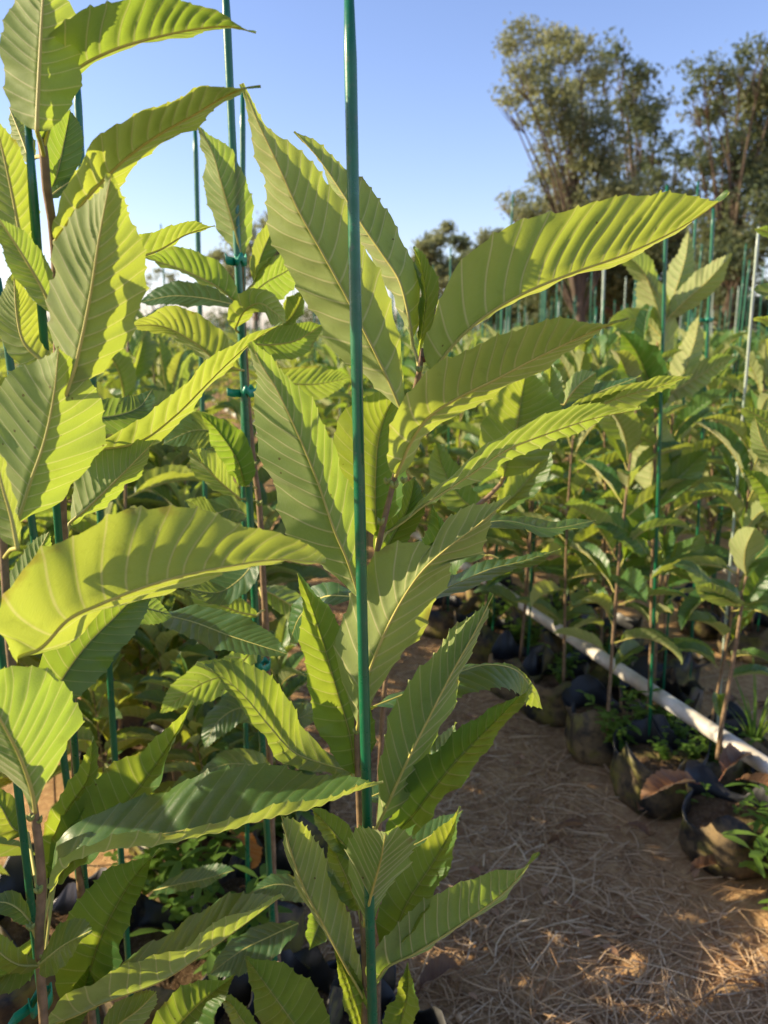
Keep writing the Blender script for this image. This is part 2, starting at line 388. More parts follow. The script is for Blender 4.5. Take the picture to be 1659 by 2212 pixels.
def stake(p_top, p_low, label, group=None, rad=.004, mat='stake', z0=0.0, ties=()):
    """a thin coated stake through two points, pushed down to the ground"""
    a, b = np.array(p_top, float), np.array(p_low, float); d = (b - a) / (b - a)[2]
    foot = a + d * (z0 - a[2])
    n = 30; t = np.linspace(0, 1, n)[:, None]; P = foot * (1 - t) + a * t; P = P + np.array((1, .4, 0)) * (.0035 * math.sin(a[0] * 40) * np.sin(np.pi * t))
    rr = rad * (1 + .035 * np.sin(np.arange(n) * 2.1)); rr[-1] *= .7
    V, f = tube_np(P - foot, rr, 12)
    root = empty('plant_stake', foot, label, 'stake', group)
    obj('rod', mesh_np('rod', V, f, M[mat]), root)
    for (h, away) in ties:
        c = foot + (a - foot) * ((h - z0) / (a[2] - z0)); tie_band(root, c - foot, np.array(away, float) - c)
    return root
def tie_band(root, c, v, w=.010):
    """a plastic band round stake and stem, with a loose end"""
    ln = max(.006, np.linalg.norm(v[:2])); u = np.array((v[0], v[1], 0)) / (np.linalg.norm(v[:2]) + 1e-9); q = np.array((-u[1], u[0], 0)); r = .0065
    loop = []
    for k in range(13): a = math.pi / 2 + math.pi * k / 12; loop.append(u * math.cos(a) * r + q * math.sin(a) * r)
    for k in range(13): a = -math.pi / 2 + math.pi * k / 12; loop.append(u * (ln + math.cos(a) * r) + q * math.sin(a) * r)
    loop.append(loop[0]); loop += [loop[0] - u * .012 + q * .006, loop[0] - u * .024 + q * .004]
    loop = np.array(loop); n = len(loop); V = []
    for dz in (-w / 2, w / 2):
        V.append(loop + c + np.array((0, 0, dz)) + np.array([(0, 0, .003 * math.sin(k * .9)) for k in range(n)]))
    V = np.concatenate(V); fl = [(k, k + 1, n + k + 1, n + k) for k in range(n - 1)]
    o = obj('tie', mesh_np('tie', V, fl, M['tie']), root)
    md = o.modifiers.new('thick', 'SOLIDIFY'); md.thickness = .0009
    return o

# ================================================================== THE SETTING
# ground: one sheet, fine near the path, coarse to the horizon
def graded(lo, hi, step, far, n):
    mid = np.arange(lo, hi + 1e-6, step); g = np.geomspace(step, far, n)
    return np.r_[(lo - np.cumsum(g))[::-1], mid, hi + np.cumsum(g)]
gx = graded(-1.2, 3.2, .032, 90, 26); gy = graded(.3, 4.4, .032, 120, 26)
X, Yg = np.meshgrid(gx, gy)
def vnoise(x, y, sc, seed):
    r = np.random.default_rng(seed); T = r.random((256, 256)); x = x / sc; y = y / sc
    xi = np.floor(x).astype(int); yi = np.floor(y).astype(int); fx = x - xi; fy = y - yi
    fx = fx * fx * (3 - 2 * fx); fy = fy * fy * (3 - 2 * fy); g = lambda a, b: T[a % 256, b % 256]
    return (g(xi, yi) * (1 - fx) + g(xi + 1, yi) * fx) * (1 - fy) + (g(xi, yi + 1) * (1 - fx) + g(xi + 1, yi + 1) * fx) * fy - .5
def ground_z(x, y):
    near = np.clip(1.2 - np.hypot(x, y) / 12, 0, 1)
    return (vnoise(x, y, .5, 1) * .035 + vnoise(x, y, .16, 2) * .022 + vnoise(x, y, .06, 3) * .016) * near
Z = ground_z(X, Yg); c = len(gx)
i = np.arange(len(gy) - 1)[:, None] * c; j = np.arange(c - 1)[None]
Fq = np.stack([i + j, i + j + 1, i + c + j + 1, i + c + j], -1).reshape(-1, 4)
gr = tag(obj('ground', mesh_np('ground', np.stack([X, Yg, Z], -1).reshape(-1, 3), Fq, M['soil'])), 'bare sandy soil of the nursery floor', kind='structure')

# straw, crumbs and chaff lying on the path
def straw_mesh():
    VV, FF, TT = [], [], []; off = 0; S = 5
    nst = 12500
    for k in range(nst):
        a = 0.15 + 4.2 * rng.random() ** 1.7; lat = rng.uniform(.28, 1.16)
        if rng.random() < .12: lat = rng.uniform(1.6, 2.15)
        if a > 1.7 and rng.random() < .35: continue
        p = bed(lat, a)[:2]; ln = rng.uniform(.03, .19) * (1.6 if rng.random() < .15 else 1)
        th = rng.uniform(0, 2 * np.pi); bend = rng.normal(0, .7 if rng.random() < .75 else 1.8)
        t = np.linspace(0, 1, S); ang = th + bend * (t - .5)
        xy = p + np.cumsum(np.stack([np.cos(ang), np.sin(ang)], -1) * ln / S, axis=0)
        lift = rng.uniform(.001, .014) + (rng.random() < .06) * rng.uniform(.01, .05) * t
        z = ground_z(xy[:, 0], xy[:, 1]); z = np.maximum(z, z.mean() + (t - .5) * rng.normal(0, .008)) + lift
        P = np.c_[xy, z]; rr = rng.uniform(.0007, .0016) * (1.7 if rng.random() < .22 else 1)
        V, f = tube_np(P, rr * (1 - .4 * t), 3, False)
        VV.append(V); FF.append(np.array(f) + off); off += len(V); TT.append(np.full(len(V), np.clip(rng.normal(.5, .28), 0, 1)))
    return mesh_np('straw', np.concatenate(VV), np.concatenate(FF), M['straw'], {'tint': ('FLOAT', np.concatenate(TT))})
tag(obj('straw_litter', straw_mesh()), 'dry straw and stalks strewn over the path', 'straw', kind='stuff')
def crumb_mesh():
    base = np.array([(1, 0, 0), (-1, 0, 0), (0, 1, 0), (0, -1, 0), (0, 0, 1), (0, 0, -1)], float)
    fb = np.array([(0, 2, 4), (2, 1, 4), (1, 3, 4), (3, 0, 4), (2, 0, 5), (1, 2, 5), (3, 1, 5), (0, 3, 5)])
    n = 9000; a = .15 + 4.5 * rng.random(n) ** 1.6; lat = rng.uniform(.2, 1.15, n); q = np.outer(lat, NX) + np.outer(a, UX)
    sz = np.clip(rng.lognormal(-6.05, .55, n), .001, .011)
    V = base[None] * (sz[:, None] * rng.uniform(.6, 1.2, (n, 3)))[:, None] * rng.uniform(.8, 1.2, (n, 6, 1))
    th = rng.uniform(0, 6.28, n); ct, st = np.cos(th)[:, None], np.sin(th)[:, None]
    x = V[..., 0] * ct - V[..., 1] * st; y = V[..., 0] * st + V[..., 1] * ct
    z = ground_z(q[:, 0], q[:, 1])
    V = np.stack([x + q[:, :1], y + q[:, 1:], V[..., 2] + (z + sz * .35)[:, None]], -1).reshape(-1, 3)
    Fq = (fb[None] + np.arange(n)[:, None, None] * 6).reshape(-1, 3)
    return mesh_np('crumbs', V, Fq, M['pebble'], {'tint': ('FLOAT', np.repeat(np.clip(rng.normal(.5, .3, n), 0, 1), 6))}, smooth=True)
tag(obj('soil_crumbs', crumb_mesh()), 'loose crumbs and grains of sandy soil on the path', 'soil', kind='stuff')

# ------------------------------------------------------------------ trees beyond the nursery
def leaf_cloud(C, n, size, seed, sub=10, spread=.42, squash=.8):
    """C: rows of (x, y, z, radius). Leaf-sized bent faces gathered in clumps."""
    r = np.random.default_rng(seed); C = np.asarray(C, float)
    wgt = C[:, 3] ** 2; wgt /= wgt.sum(); cen = []
    for row in C:
        m = max(3, int(sub * (row[3] / C[:, 3].mean()) ** 2)); d = norm(r.standard_normal((m, 3))) * (r.random((m, 1)) ** .45) * row[3]
        d[:, 2] *= squash; cen.append(np.c_[row[:3] + d, np.full(m, row[3])])
    cen = np.concatenate(cen); wgt = cen[:, 3] ** 2; wgt /= wgt.sum()
    k = r.choice(len(cen), n, p=wgt); pos = cen[k, :3] + r.standard_normal((n, 3)) * (cen[k, 3:4] * spread * .6) * np.array((1, 1, .75))
    d1 = norm(r.standard_normal((n, 3)) + np.array((0, 0, -.3))); d2 = norm(np.cross(d1, r.standard_normal((n, 3)))); d3 = np.cross(d1, d2)
    s = (size * r.uniform(.6, 1.4, n))[:, None]
    V = np.stack([pos - d1 * s, pos + d2 * s * .42 + d3 * s * .12, pos + d1 * s, pos - d2 * s * .42 + d3 * s * .12], 1).reshape(-1, 3)
    Fq = np.arange(n * 4).reshape(-1, 4)
    tint = np.clip(.5 + .25 * r.standard_normal(len(cen))[k] + .12 * r.standard_normal(n), 0, 1)
    return V, Fq, np.repeat(tint, 4)
def tree(label, clusters, Y, base_px, n, size, mat, seed, trunk_r, spreadY=1.5, sub=10, name='tree', group=None, hold=.42):
    r = np.random.default_rng(seed); rows = []
    for (x, y, rad) in clusters:
        yy = Y + r.normal(0, spreadY) * .6; p = at(x, y, yy); rows.append((*p, rad * yy / F))
    rows = np.array(rows); b = at(base_px, 700, Y); base = np.array((b[0], Y, 0.0))
    root = empty(name, base, label, 'tree', group)
    V, Fq, tint = leaf_cloud(rows, n, size, seed, sub, hold)
    obj('crown', mesh_np('crown', V - base, Fq, M[mat], {'tint': ('FLOAT', tint)}, smooth=False), root)
    top = rows[:, 2].max(); cx = np.average(rows[:, :2], axis=0, weights=rows[:, 3])
    tp = np.array([base, base * .7 + np.array((*cx, top * .3)) * .3, np.array((*(base[:2] * .4 + cx * .6), top * .5)), np.array((*cx, top * .82))])
    tp[0, 2] = 0; P = spline(tp, 24); tr = trunk_r * np.linspace(1, .22, 24)
    V, f = tube_np(P - base, tr, 10); obj('trunk', mesh_np('trunk', V, f, M['bark']), root)
    parts = []
    for row in rows:
        k = int(np.clip((row[2] / top) * 17 - 5 + r.normal(0, 1.5), 4, 22)); a = P[k]
        m = a * .5 + row[:3] * .5 + np.array((0, 0, .05 * np.linalg.norm(row[:3] - a))) + r.normal(0, .12, 3)
        parts.append(tube_np(spline(np.array([a, m, row[:3]]), 9) - base, tr[k] * .34 * np.linspace(1, .25, 9), 6))
        for q in range(4):
            e = row[:3] + norm(r.standard_normal(3)) * row[3] * .8; s0 = m * .4 + row[:3] * .6
            parts.append(tube_np(spline(np.array([s0, (s0 + e) / 2 + r.normal(0, .08, 3), e]), 5) - base, tr[k] * .12 * np.linspace(1, .3, 5), 4))
    V, f = join(parts); obj('limbs', mesh_np('limbs', V, f, M['bark']), root)
    return root
tree('tall open olive tree with gold sunlit foliage and gaps of sky',
     [(1130,85,42),(1105,130,26),(1210,85,38),(1250,120,42),(1135,150,36),(1180,145,40),(1098,205,30),(1145,205,36),(1190,215,46),(1240,200,40),(1285,165,34),
      (1090,215,26),(1085,440,24),(1130,465,34),(1160,260,32),(1220,275,46),(1270,255,42),(1310,285,40),(1180,320,34),(1250,335,44),(1165,375,36),(1225,395,44),(1110,432,32),(1150,445,40),(1290,350,44),(1335,330,34),
      (1200,460,44),(1270,430,48),(1330,420,44),(1390,440,40)], 26, 1285, 17000, .078, 'tree_leaf', 3, .20, sub=10, hold=.46)
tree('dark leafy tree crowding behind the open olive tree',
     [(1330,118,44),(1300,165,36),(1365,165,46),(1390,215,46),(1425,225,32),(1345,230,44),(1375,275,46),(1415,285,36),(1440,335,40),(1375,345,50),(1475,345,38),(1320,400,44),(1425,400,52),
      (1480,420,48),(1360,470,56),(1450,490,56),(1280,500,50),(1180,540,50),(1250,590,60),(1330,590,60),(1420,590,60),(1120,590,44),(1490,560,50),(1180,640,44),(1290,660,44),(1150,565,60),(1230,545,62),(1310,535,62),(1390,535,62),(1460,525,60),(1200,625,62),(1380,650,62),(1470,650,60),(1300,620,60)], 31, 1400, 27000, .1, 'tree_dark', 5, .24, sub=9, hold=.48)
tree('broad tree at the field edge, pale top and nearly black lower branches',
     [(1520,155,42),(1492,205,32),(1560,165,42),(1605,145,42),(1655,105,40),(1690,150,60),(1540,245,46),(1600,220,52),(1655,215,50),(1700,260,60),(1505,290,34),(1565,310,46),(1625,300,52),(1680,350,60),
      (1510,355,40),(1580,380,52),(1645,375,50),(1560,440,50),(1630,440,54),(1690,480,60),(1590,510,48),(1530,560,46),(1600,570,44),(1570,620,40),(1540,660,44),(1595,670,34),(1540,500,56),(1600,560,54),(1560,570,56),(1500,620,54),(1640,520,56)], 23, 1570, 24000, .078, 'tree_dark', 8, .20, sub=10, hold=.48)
tree('small round brownish tree far off over the nursery rows',
     [(930,530,34),(955,505,26),(915,565,30),(945,580,36),(925,620,34),(960,630,36)], 42, 940, 5000, .13, 'tree_leaf', 12, .2, 1.0)
tree('small dark tree far off next to the brownish one',
     [(1000,530,26),(1015,560,30),(990,575,28),(1005,615,36),(1030,640,36)], 46, 1005, 4500, .14, 'tree_dark', 14, .2, 1.0)
tree('low olive tree peeping out below the tall one',
     [(1062,520,30),(1090,545,30),(1045,555,28),(1075,600,36),(1105,630,36)], 44, 1070, 4500, .13, 'tree_leaf', 15, .2, 1.0)
tree('hazy round tree beyond the rows of stakes',
     [(480,555,30),(520,525,34),(565,505,40),(600,530,40),(545,570,40),(500,600,36),(590,590,44),(640,560,40)], 48, 545, 6500, .15, 'tree_leaf', 17, .22, 1.0)
tree('thin leafless-looking tree at the far field edge',
     [(340,590,16),(375,600,18),(320,610,16),(400,620,16),(280,620,20),(240,600,20)], 60, 340, 900, .12, 'tree_leaf', 19, .1, 1.0, sub=5)
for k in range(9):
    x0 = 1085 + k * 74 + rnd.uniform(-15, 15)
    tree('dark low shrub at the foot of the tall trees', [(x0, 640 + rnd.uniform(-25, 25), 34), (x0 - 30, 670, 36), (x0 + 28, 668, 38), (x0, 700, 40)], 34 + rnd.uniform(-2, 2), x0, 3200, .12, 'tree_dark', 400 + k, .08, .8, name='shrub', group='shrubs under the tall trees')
def far_hedge():
    rows = [];  r = np.random.default_rng(4)
    for k in range(90): rows.append((-45 + k * 1.15 + r.normal(0, .3), 56 + r.normal(0, 2), r.uniform(.6, 2.0), r.uniform(.9, 1.5)))
    V, Fq, t = leaf_cloud(rows, 30000, .16, 6, 8); return mesh_np('hedge', V, Fq, M['tree_dark'], {'tint': ('FLOAT', t)}, smooth=False)
tag(obj('distant_wood', far_hedge()), 'dark band of far-off trees closing the field', 'wood', kind='stuff')

# ================================================================== GROW BAGS, PIPES, WEEDS
def bag_meshes(seed, h=.128, rad=.110):
    r = np.random.default_rng(seed); S = 36; th = np.linspace(0, 2 * np.pi, S, endpoint=False)
    ph = r.uniform(0, 6.28, 5)
    lobes = .10 * np.cos(2 * th + ph[0]) * .5 + .11 * np.cos(3 * th + ph[1]) + .07 * np.cos(5 * th + ph[2])
    rim = .026 * np.cos(3 * th + ph[3]) + .040 * np.abs(np.cos(2.5 * th + ph[4])) ** 3 + r.normal(0, .005, S)
    rim = np.maximum(rim, -.014)
    flare = .30 * np.maximum(0, np.cos(2 * th + ph[1])) ** 3 - .12 * np.maximum(0, np.cos(3 * th + ph[4])) ** 4
    zs = [0, .02, .06, .11, .155, .19, 1, 1.0, .8, .6]; rs = [.88, .97, 1.02, 1.03, 1.0, .98, 1.03, 1.005, .94, .93]
    V = []
    for q, (z, k) in enumerate(zip(zs, rs)):
        wr = r.normal(0, .015, S); wr = (wr + np.roll(wr, 1)) * .5
        rr = rad * (k + lobes * min(1, .3 + q * .12) + wr)
        if q in (6, 7): rr = rr + rad * flare
        if z < .5: zz = np.full(S, z * h / .21 * .8) + r.normal(0, .003, S) * (q > 0)
        elif q == 6: zz = h + rim
        elif q == 7: zz = h + rim - .001
        else: zz = np.full(S, h * (.82 if q == 8 else .72)); 
        V.append(np.c_[rr * np.cos(th), rr * np.sin(th), zz])
    V = np.concatenate(V); n = len(zs); fl = []; mi = []
    for q in range(n - 1):
        for k in range(S):
            fl.append((q * S + k, q * S + (k + 1) % S, (q + 1) * S + (k + 1) % S, (q + 1) * S + k)); mi.append(0 if q < 6 else 1)
    fl.append(tuple(range(S - 1, -1, -1))); mi.append(0)
    bag = mesh_np('bag', V, fl, [M['bag'], M['bag_in']], midx=mi)
    # soil: a lumpy disc
    V2 = [(0, 0, h * .80)]; rings = 6
    for q in range(1, rings + 1):
        for k in range(S):
            rr = rad * (.95 + lobes[k] * .9) * q / rings
            V2.append((rr * math.cos(th[k]), rr * math.sin(th[k]), h * .80 + r.normal(0, .004) - .012 * (q / rings) ** 2))
    f2 = [(0, 1 + k, 1 + (k + 1) % S) for k in range(S)]
    for q in range(rings - 1):
        for k in range(S): f2.append((1 + q * S + k, 1 + (q + 1) * S + k, 1 + (q + 1) * S + (k + 1) % S, 1 + q * S + (k + 1) % S))
    return bag, mesh_np('soil', V2, f2, M['pot_soil'])
BAGS = [bag_meshes(40 + k) for k in range(6)]
nbag = 0
def grow_bag(x, y, label, group=None, s=1.0):
    global nbag; me = BAGS[nbag % 6]; nbag += 1
    root = empty('grow_bag', (x, y, -.004), label, 'grow bag', group); root.rotation_euler[2] = rnd.uniform(0, 6.28); root.scale = (s * rnd.uniform(.93, 1.07), s * rnd.uniform(.93, 1.07), s * rnd.uniform(.9, 1.1))
    obj('bag', me[0], root); obj('soil', me[1], root); return root

def pipe(lat, z, a0, a1, label, rad=.0205):
    n = 60; a = np.linspace(a0, a1, n); P = np.array([bed(lat + .006 * math.sin(q * 1.3), q, z + .006 * math.sin(q * 2.1 + lat)) for q in a])
    V, f = tube_np(P - P[0], rad, 20); root = empty('water_pipe', P[0], label, 'pipe'); obj('tube', mesh_np('tube', V, f, M['pipe']), root)
    for q in (20, 44):
        V, f = tube_np(P[q:q + 2] - P[0], rad * 1.16, 20); obj('coupling', mesh_np('coupling', V, f, M['pipe']), root)
    return root
pipe(1.385, .228, -.2, 14, 'thick white plastic pipe across the bags beside the straw path')
pipe(2.42, .228, .5, 16, 'second white plastic pipe one bed farther from the straw path')
pipe(3.46, .228, 1, 18, 'third white plastic pipe, two beds behind the first')

def weed_mesh(seed, kind):
    r = np.random.default_rng(seed); VV, FF, TT = [], [], []; off = 0
    def leaflet(c, d, up, L, w, tint):
        nonlocal off
        d = norm(d); sd = norm(np.cross(d, up)); t = np.array([0, .25, .6, .9, 1.0]); ww = np.array([.1, .8, 1.0, .55, .05]) * w
        mid = c + d * (t * L)[:, None] + up * (-.25 * L * t ** 2)[:, None]
        V = np.concatenate([mid - sd * ww[:, None] + up * (ww * .3)[:, None], mid, mid + sd * ww[:, None] + up * (ww * .3)[:, None]])
        for q in range(4):
            FF.append((off + q, off + q + 1, off + 6 + q, off + 5 + q)); FF.append((off + 5 + q, off + 6 + q, off + 11 + q, off + 10 + q))
        VV.append(V); TT.append(np.full(15, tint)); off += 15
    if kind == 'grass':
        for k in range(26):
            a = r.uniform(0, 6.28); L = r.uniform(.10, .26); t = np.linspace(0, 1, 7); lean = r.uniform(.15, .7)
            d = np.array((math.cos(a), math.sin(a), 0)); sd = np.array((-d[1], d[0], 0)); mid = d * (lean * L * t ** 1.7)[:, None] + np.array((0, 0, 1)) * (L * t * (1 - .25 * lean * t))[:, None] + d * .008
            w = .0028 * (1 - t ** 2) + .0002; V = np.concatenate([mid - sd * w[:, None], mid + sd * w[:, None]])
            for q in range(6): FF.append((off + q, off + q + 1, off + 8 + q, off + 7 + q))
            VV.append(V); TT.append(np.full(14, r.uniform(.3, 1))); off += 14
    else:
        for k in range(7 if kind == 'round' else 5):
            a = r.uniform(0, 6.28); H = r.uniform(.035, .10) * (1.5 if kind == 'lance' else 1); t = np.linspace(0, 1, 6); lean = r.uniform(.2, .9)
            d = np.array((math.cos(a), math.sin(a), 0)); P = d * (H * lean * t ** 1.3)[:, None] + np.array((0, 0, 1)) * (H * t)[:, None]
            V, f = tube_np(P, .0009, 3, False); FF += [tuple(q + off for q in g_) for g_ in f]; VV.append(V); TT.append(np.full(len(V), .4)); off += len(V)
            for q in range(1, 6):
                for s_ in range(3 if kind == 'round' else 2):
                    b = a + s_ * 2.1 + q * 1.3; dd = np.array((math.cos(b), math.sin(b), r.uniform(-.1, .6)))
                    if kind == 'round': leaflet(P[q], dd, np.array((0, 0, 1.)), r.uniform(.010, .018), r.uniform(.004, .007), r.uniform(.2, 1))
                    else: leaflet(P[q], dd, np.array((0, 0, 1.)), r.uniform(.03, .06), r.uniform(.005, .009), r.uniform(.2, 1))
    return mesh_np('weed', np.concatenate(VV), [tuple(map(int, q)) for q in FF], M['weed'], {'tint': ('FLOAT', np.concatenate(TT))})
WEEDS = {'round': [weed_mesh(60 + k, 'round') for k in range(4)], 'lance': [weed_mesh(70 + k, 'lance') for k in range(3)], 'grass': [weed_mesh(80 + k, 'grass') for k in range(2)]}
def weed(x, y, z, kind, label, group, s=1.0, k=0):
    o = obj('grass_tuft' if kind == 'grass' else 'weed', WEEDS[kind][k % len(WEEDS[kind])]); o.location = (x, y, z); o.rotation_euler[2] = rnd.uniform(0, 6.28); o.scale = (s, s, s)
    return tag(o, label, 'grass' if kind == 'grass' else 'weed', group)

# ================================================================== SAPLINGS OF THE ROWS
def local_leaf(seed, low=False):
    r = np.random.default_rng(seed); n = 24; t = np.linspace(0, 1, n)
    a0, a1 = r.uniform(.05, .5), r.uniform(-1.0, .15); ang = a0 + (a1 - a0) * t ** 1.2; yaw = r.normal(0, .25) * t
    d = np.stack([np.cos(ang) * np.cos(yaw), np.cos(ang) * np.sin(yaw), np.sin(ang)], -1)
    P = np.cumsum(d / n, axis=0); P -= P[0]
    N0 = np.tile(np.array((0, 0, 1.0)), (n, 1)) + np.array((0, 1, 0)) * (r.normal(0, .35) + r.normal(0, .5) * t)[:, None]
    c0 = r.uniform(.62, .92); kw = dict(NV=13, sub=3, cols=6) if not low else dict(NV=7, sub=1, cols=3, tooth=0, pleat=.0)
    V, Fq, uv, N, T, L = blade(P, N0, r.uniform(.155, .19), np.array([c0 * .8, c0, min(.97, c0 * 1.1)]), np.array([c0 * .75, c0, min(.97, c0 * 1.1)]), wave=.05, curl=(r.normal(0, .3), r.normal(0, .3)), seed=seed, **kw)
    if not low:
        rad = .0068 * (1 - t) ** .7 + .0015; pth = np.concatenate([[(-.10, 0, -.05), (-.05, 0, -.03)], P - N * (rad * .5)[:, None]]); rad = np.r_[.009, .009, rad]
        Vr, fr = tube_np(pth, rad, 5, False); fr = np.array(fr) + len(V); mi = np.r_[np.zeros(len(Fq)), np.ones(len(fr))]
        uv = np.concatenate([uv, np.full((len(Vr), 3), .5)]); V = np.concatenate([V, Vr]); Fq = np.concatenate([Fq, fr])
        return mesh_np('leaf', V, Fq, [M['leaf_far'], M['rib']], {'leafuv': ('FLOAT_VECTOR', uv)}, midx=mi)
    return V, Fq, uv
LEAVES = [local_leaf(100 + k) for k in range(9)]
LOW = [local_leaf(130 + k, True) for k in range(9)]
def template(seed):
    r = np.random.default_rng(seed); H = r.uniform(.92, 1.05); n = 14; t = np.linspace(0, 1, n)
    P = np.stack([.02 * np.sin(t * 3 + r.uniform(0, 6)) * t, .02 * np.sin(t * 2.5 + r.uniform(0, 6)) * t, H * t], -1)
    V, f = tube_np(P, np.linspace(.0055, .0025, n), 8); stem = mesh_np('stem', V, f, M['stem'])
    place = []; m = int(r.integers(26, 31)); az = r.uniform(0, 6.28)
    for k in range(m):
        q = .20 + .80 * (k / (m - 1)) ** .85; az += 2.4 + r.normal(0, .25)
        L = r.uniform(.17, .245) * (1 - .35 * max(0, q - .8) / .2) * (.8 if q < .35 else 1)
        el = r.uniform(.05, .45) + .75 * max(0, q - .6) / .4
        p = np.array([np.interp(q, t, P[:, c]) for c in range(3)])
        place.append((p, az, el, L, int(r.integers(0, 9)), r.normal(0, .25)))
    VV, FF, UV = [], [], []; off = 0
    for (p, a, el, L, li, rl) in place:
        Vl, Fl, uv = LOW[li]; Mx = np.array(Matrix.Rotation(a, 3, 'Z') @ Matrix.Rotation(-el, 3, 'Y') @ Matrix.Rotation(rl, 3, 'X'))
        VV.append((Vl * L + np.array((.025, 0, 0)) ) @ Mx.T + p); FF.append(Fl + off); UV.append(uv); off += len(Vl)
    crown = mesh_np('foliage', np.concatenate(VV), np.concatenate(FF), M['leaf_far'], {'leafuv': ('FLOAT_VECTOR', np.concatenate(UV))})
    return dict(H=H, stem=stem, place=place, crown=crown)
TPL = [template(200 + k) for k in range(8)]
ntpl = 0
def sapling(x, y, z, s, label, group, near, k=None, rz=None, thin=0.0, lm=1.0):
    global ntpl
    tp = TPL[(ntpl if k is None else k) % len(TPL)]; ntpl += 3 if ntpl % 2 else 2
    root = empty('chestnut_sapling', (x, y, z), label, 'sapling', group); root.scale = (s, s, s)
    root.rotation_euler = (rnd.gauss(0, .04), rnd.gauss(0, .04), rnd.uniform(0, 6.28) if rz is None else rz)
    obj('stem', tp['stem'], root)
    if near:
        for (p, a, el, L, li, rl) in tp['place']:
            if thin and rnd.random() < thin: continue
            o = obj('leaf', LEAVES[li], root)
            Rm = Matrix.Rotation(a + rnd.gauss(0, .25), 4, 'Z') @ Matrix.Rotation(-el + rnd.gauss(0, .15), 4, 'Y') @ Matrix.Rotation(rl, 4, 'X')
            o.matrix_basis = Matrix.Translation(Vector(p)) @ Rm @ Matrix.Translation((.025, 0, 0)) @ Matrix.Diagonal((L * lm, L * lm, L * lm, 1))
    else: obj('foliage', tp['crown'], root)
    return root
def in_view(x, y, zt, mx=60):
    for z in (0, .5, 1.0, zt):
        q = project((x, y, z))
        if q and -mx < q[0] < 1659 + mx and -200 < q[1] < 2212 + 150: return True
    return False

# beds to the right of the path and the far part of the left beds
far_spots = []; counts = dict(near=0, mid=0)
def plant_row(lat, a_list, side, top=1.0):
    for a in a_list:
        aa = a + rnd.gauss(0, .03); p = bed(lat + rnd.gauss(0, .02), aa); x, y = float(p[0]), float(p[1]); d = math.hypot(x, y)
        if not in_view(x, y, 1.5, 120 if side == 'right' else 260): continue
        if d > 7.2: far_spots.append((x, y, rnd.uniform(.95, 1.2))); continue
        near = d < 3.4
        if near: lab, grp = ('leafy chestnut sapling in the beds across the straw path', 'near saplings across the path') if side == 'right' else ('chestnut sapling in the thick of the bed behind the tall plants', 'saplings behind the tall plants')
        else: lab, grp = ('chestnut sapling in the far rows across the path', 'far saplings across the path') if side == 'right' else ('chestnut sapling in the far rows behind the tall plants', 'far saplings behind the tall plants')
        s = rnd.uniform(.94, 1.14) * top
        counts['near' if near else 'mid'] += 1
        sapling(x, y, .095, s, lab, grp, near)
        if near and in_view(x, y, .3, 0): grow_bag(x, y, 'black grow bag standing deeper inside the beds', 'grow bags inside the beds')
        if rnd.random() < (.6 if side == 'right' else (0 if near else .3)):
            h = rnd.uniform(1.28, 1.66); tx, ty = rnd.gauss(0, .02), rnd.gauss(0, .02); pale = rnd.random() < .10
            sx, sy = x + .022, y - .01
            stake((sx + tx, sy + ty, h), (sx, sy, 0), 'pale faded stake rising out of the rows' if pale else 'thin green stake rising out of the rows',
                  'pale stakes in the rows' if pale else 'green stakes in the rows', .0036, 'stake_pale' if pale else 'stake')
for b in range(1, 9):
    l0 = b + .25
    plant_row(l0, np.arange(2.25 if b == 1 else .9, 30, .27), 'right', .93); plant_row(l0 + .25, np.arange(1.55 if b == 1 else .9, 30, .27), 'right', .93); plant_row(l0 + .48, np.arange(2.1 if b == 1 else 1.0, 9, .29), 'right', .9)
for a in np.arange(-.05, 1.3, .22):  # extra saplings out of view, added to shade the low left leaves
    p = bed(-.34 + rnd.gauss(0, .02), a)
    if not in_view(p[0], p[1], 1.3, 90): sapling(p[0], p[1], .1, rnd.uniform(.80, .93), 'unseen chestnut sapling added beside the left bed for shade', 'unseen saplings added for shade', False)
for la in (-.8, -1.06, -1.8, -2.06):
    for a in np.arange(-.5, 1.1, .27):
        p = bed(la + rnd.gauss(0, .03), a + rnd.gauss(0, .03))
        if not in_view(p[0], p[1], 1.3, 40): sapling(p[0], p[1], .1, rnd.uniform(.88, 1.02), 'chestnut sapling in the neighbouring bed on the sunny side', 'saplings of the sunny neighbouring bed', False)
plant_row(.20, np.arange(2.4, 30, .28), 'left', .97); plant_row(-.06, np.arange(2.1, 30, .28), 'left', .97)
for b in range(1, 5):
    tp_ = .76 if b == 1 else .98
    plant_row(.2 - b, np.arange(1.0 + .2 * b, 30, .28), 'left', tp_); plant_row(-.06 - b, np.arange(1.1 + .2 * b, 30, .28), 'left', tp_)
for a in np.arange(1.25, 3.2, .26):
    p = bed(-.36 + rnd.gauss(0, .03), a + rnd.gauss(0, .03)); sapling(p[0], p[1], .095, (rnd.uniform(.58, .68) if a < 2.5 else rnd.uniform(.84, .98)), 'big-leaved sapling right behind the tall left saplings', 'big-leaved saplings behind the left ones', True, lm=1.22 if a >= 2.5 else 1.6)
for b in range(9, 22):
    for a in np.arange(4, 34, .42): p = bed(b + rnd.gauss(.35, .15), a); far_spots.append((p[0], p[1], rnd.uniform(.95, 1.2))) if in_view(p[0], p[1], 1.4, 20) else None
for b in range(5, 12):
    for a in np.arange(4, 34, .42): p = bed(.1 - b + rnd.gauss(0, .15), a); far_spots.append((p[0], p[1], rnd.uniform(.95, 1.2))) if in_view(p[0], p[1], 1.4, 20) else None

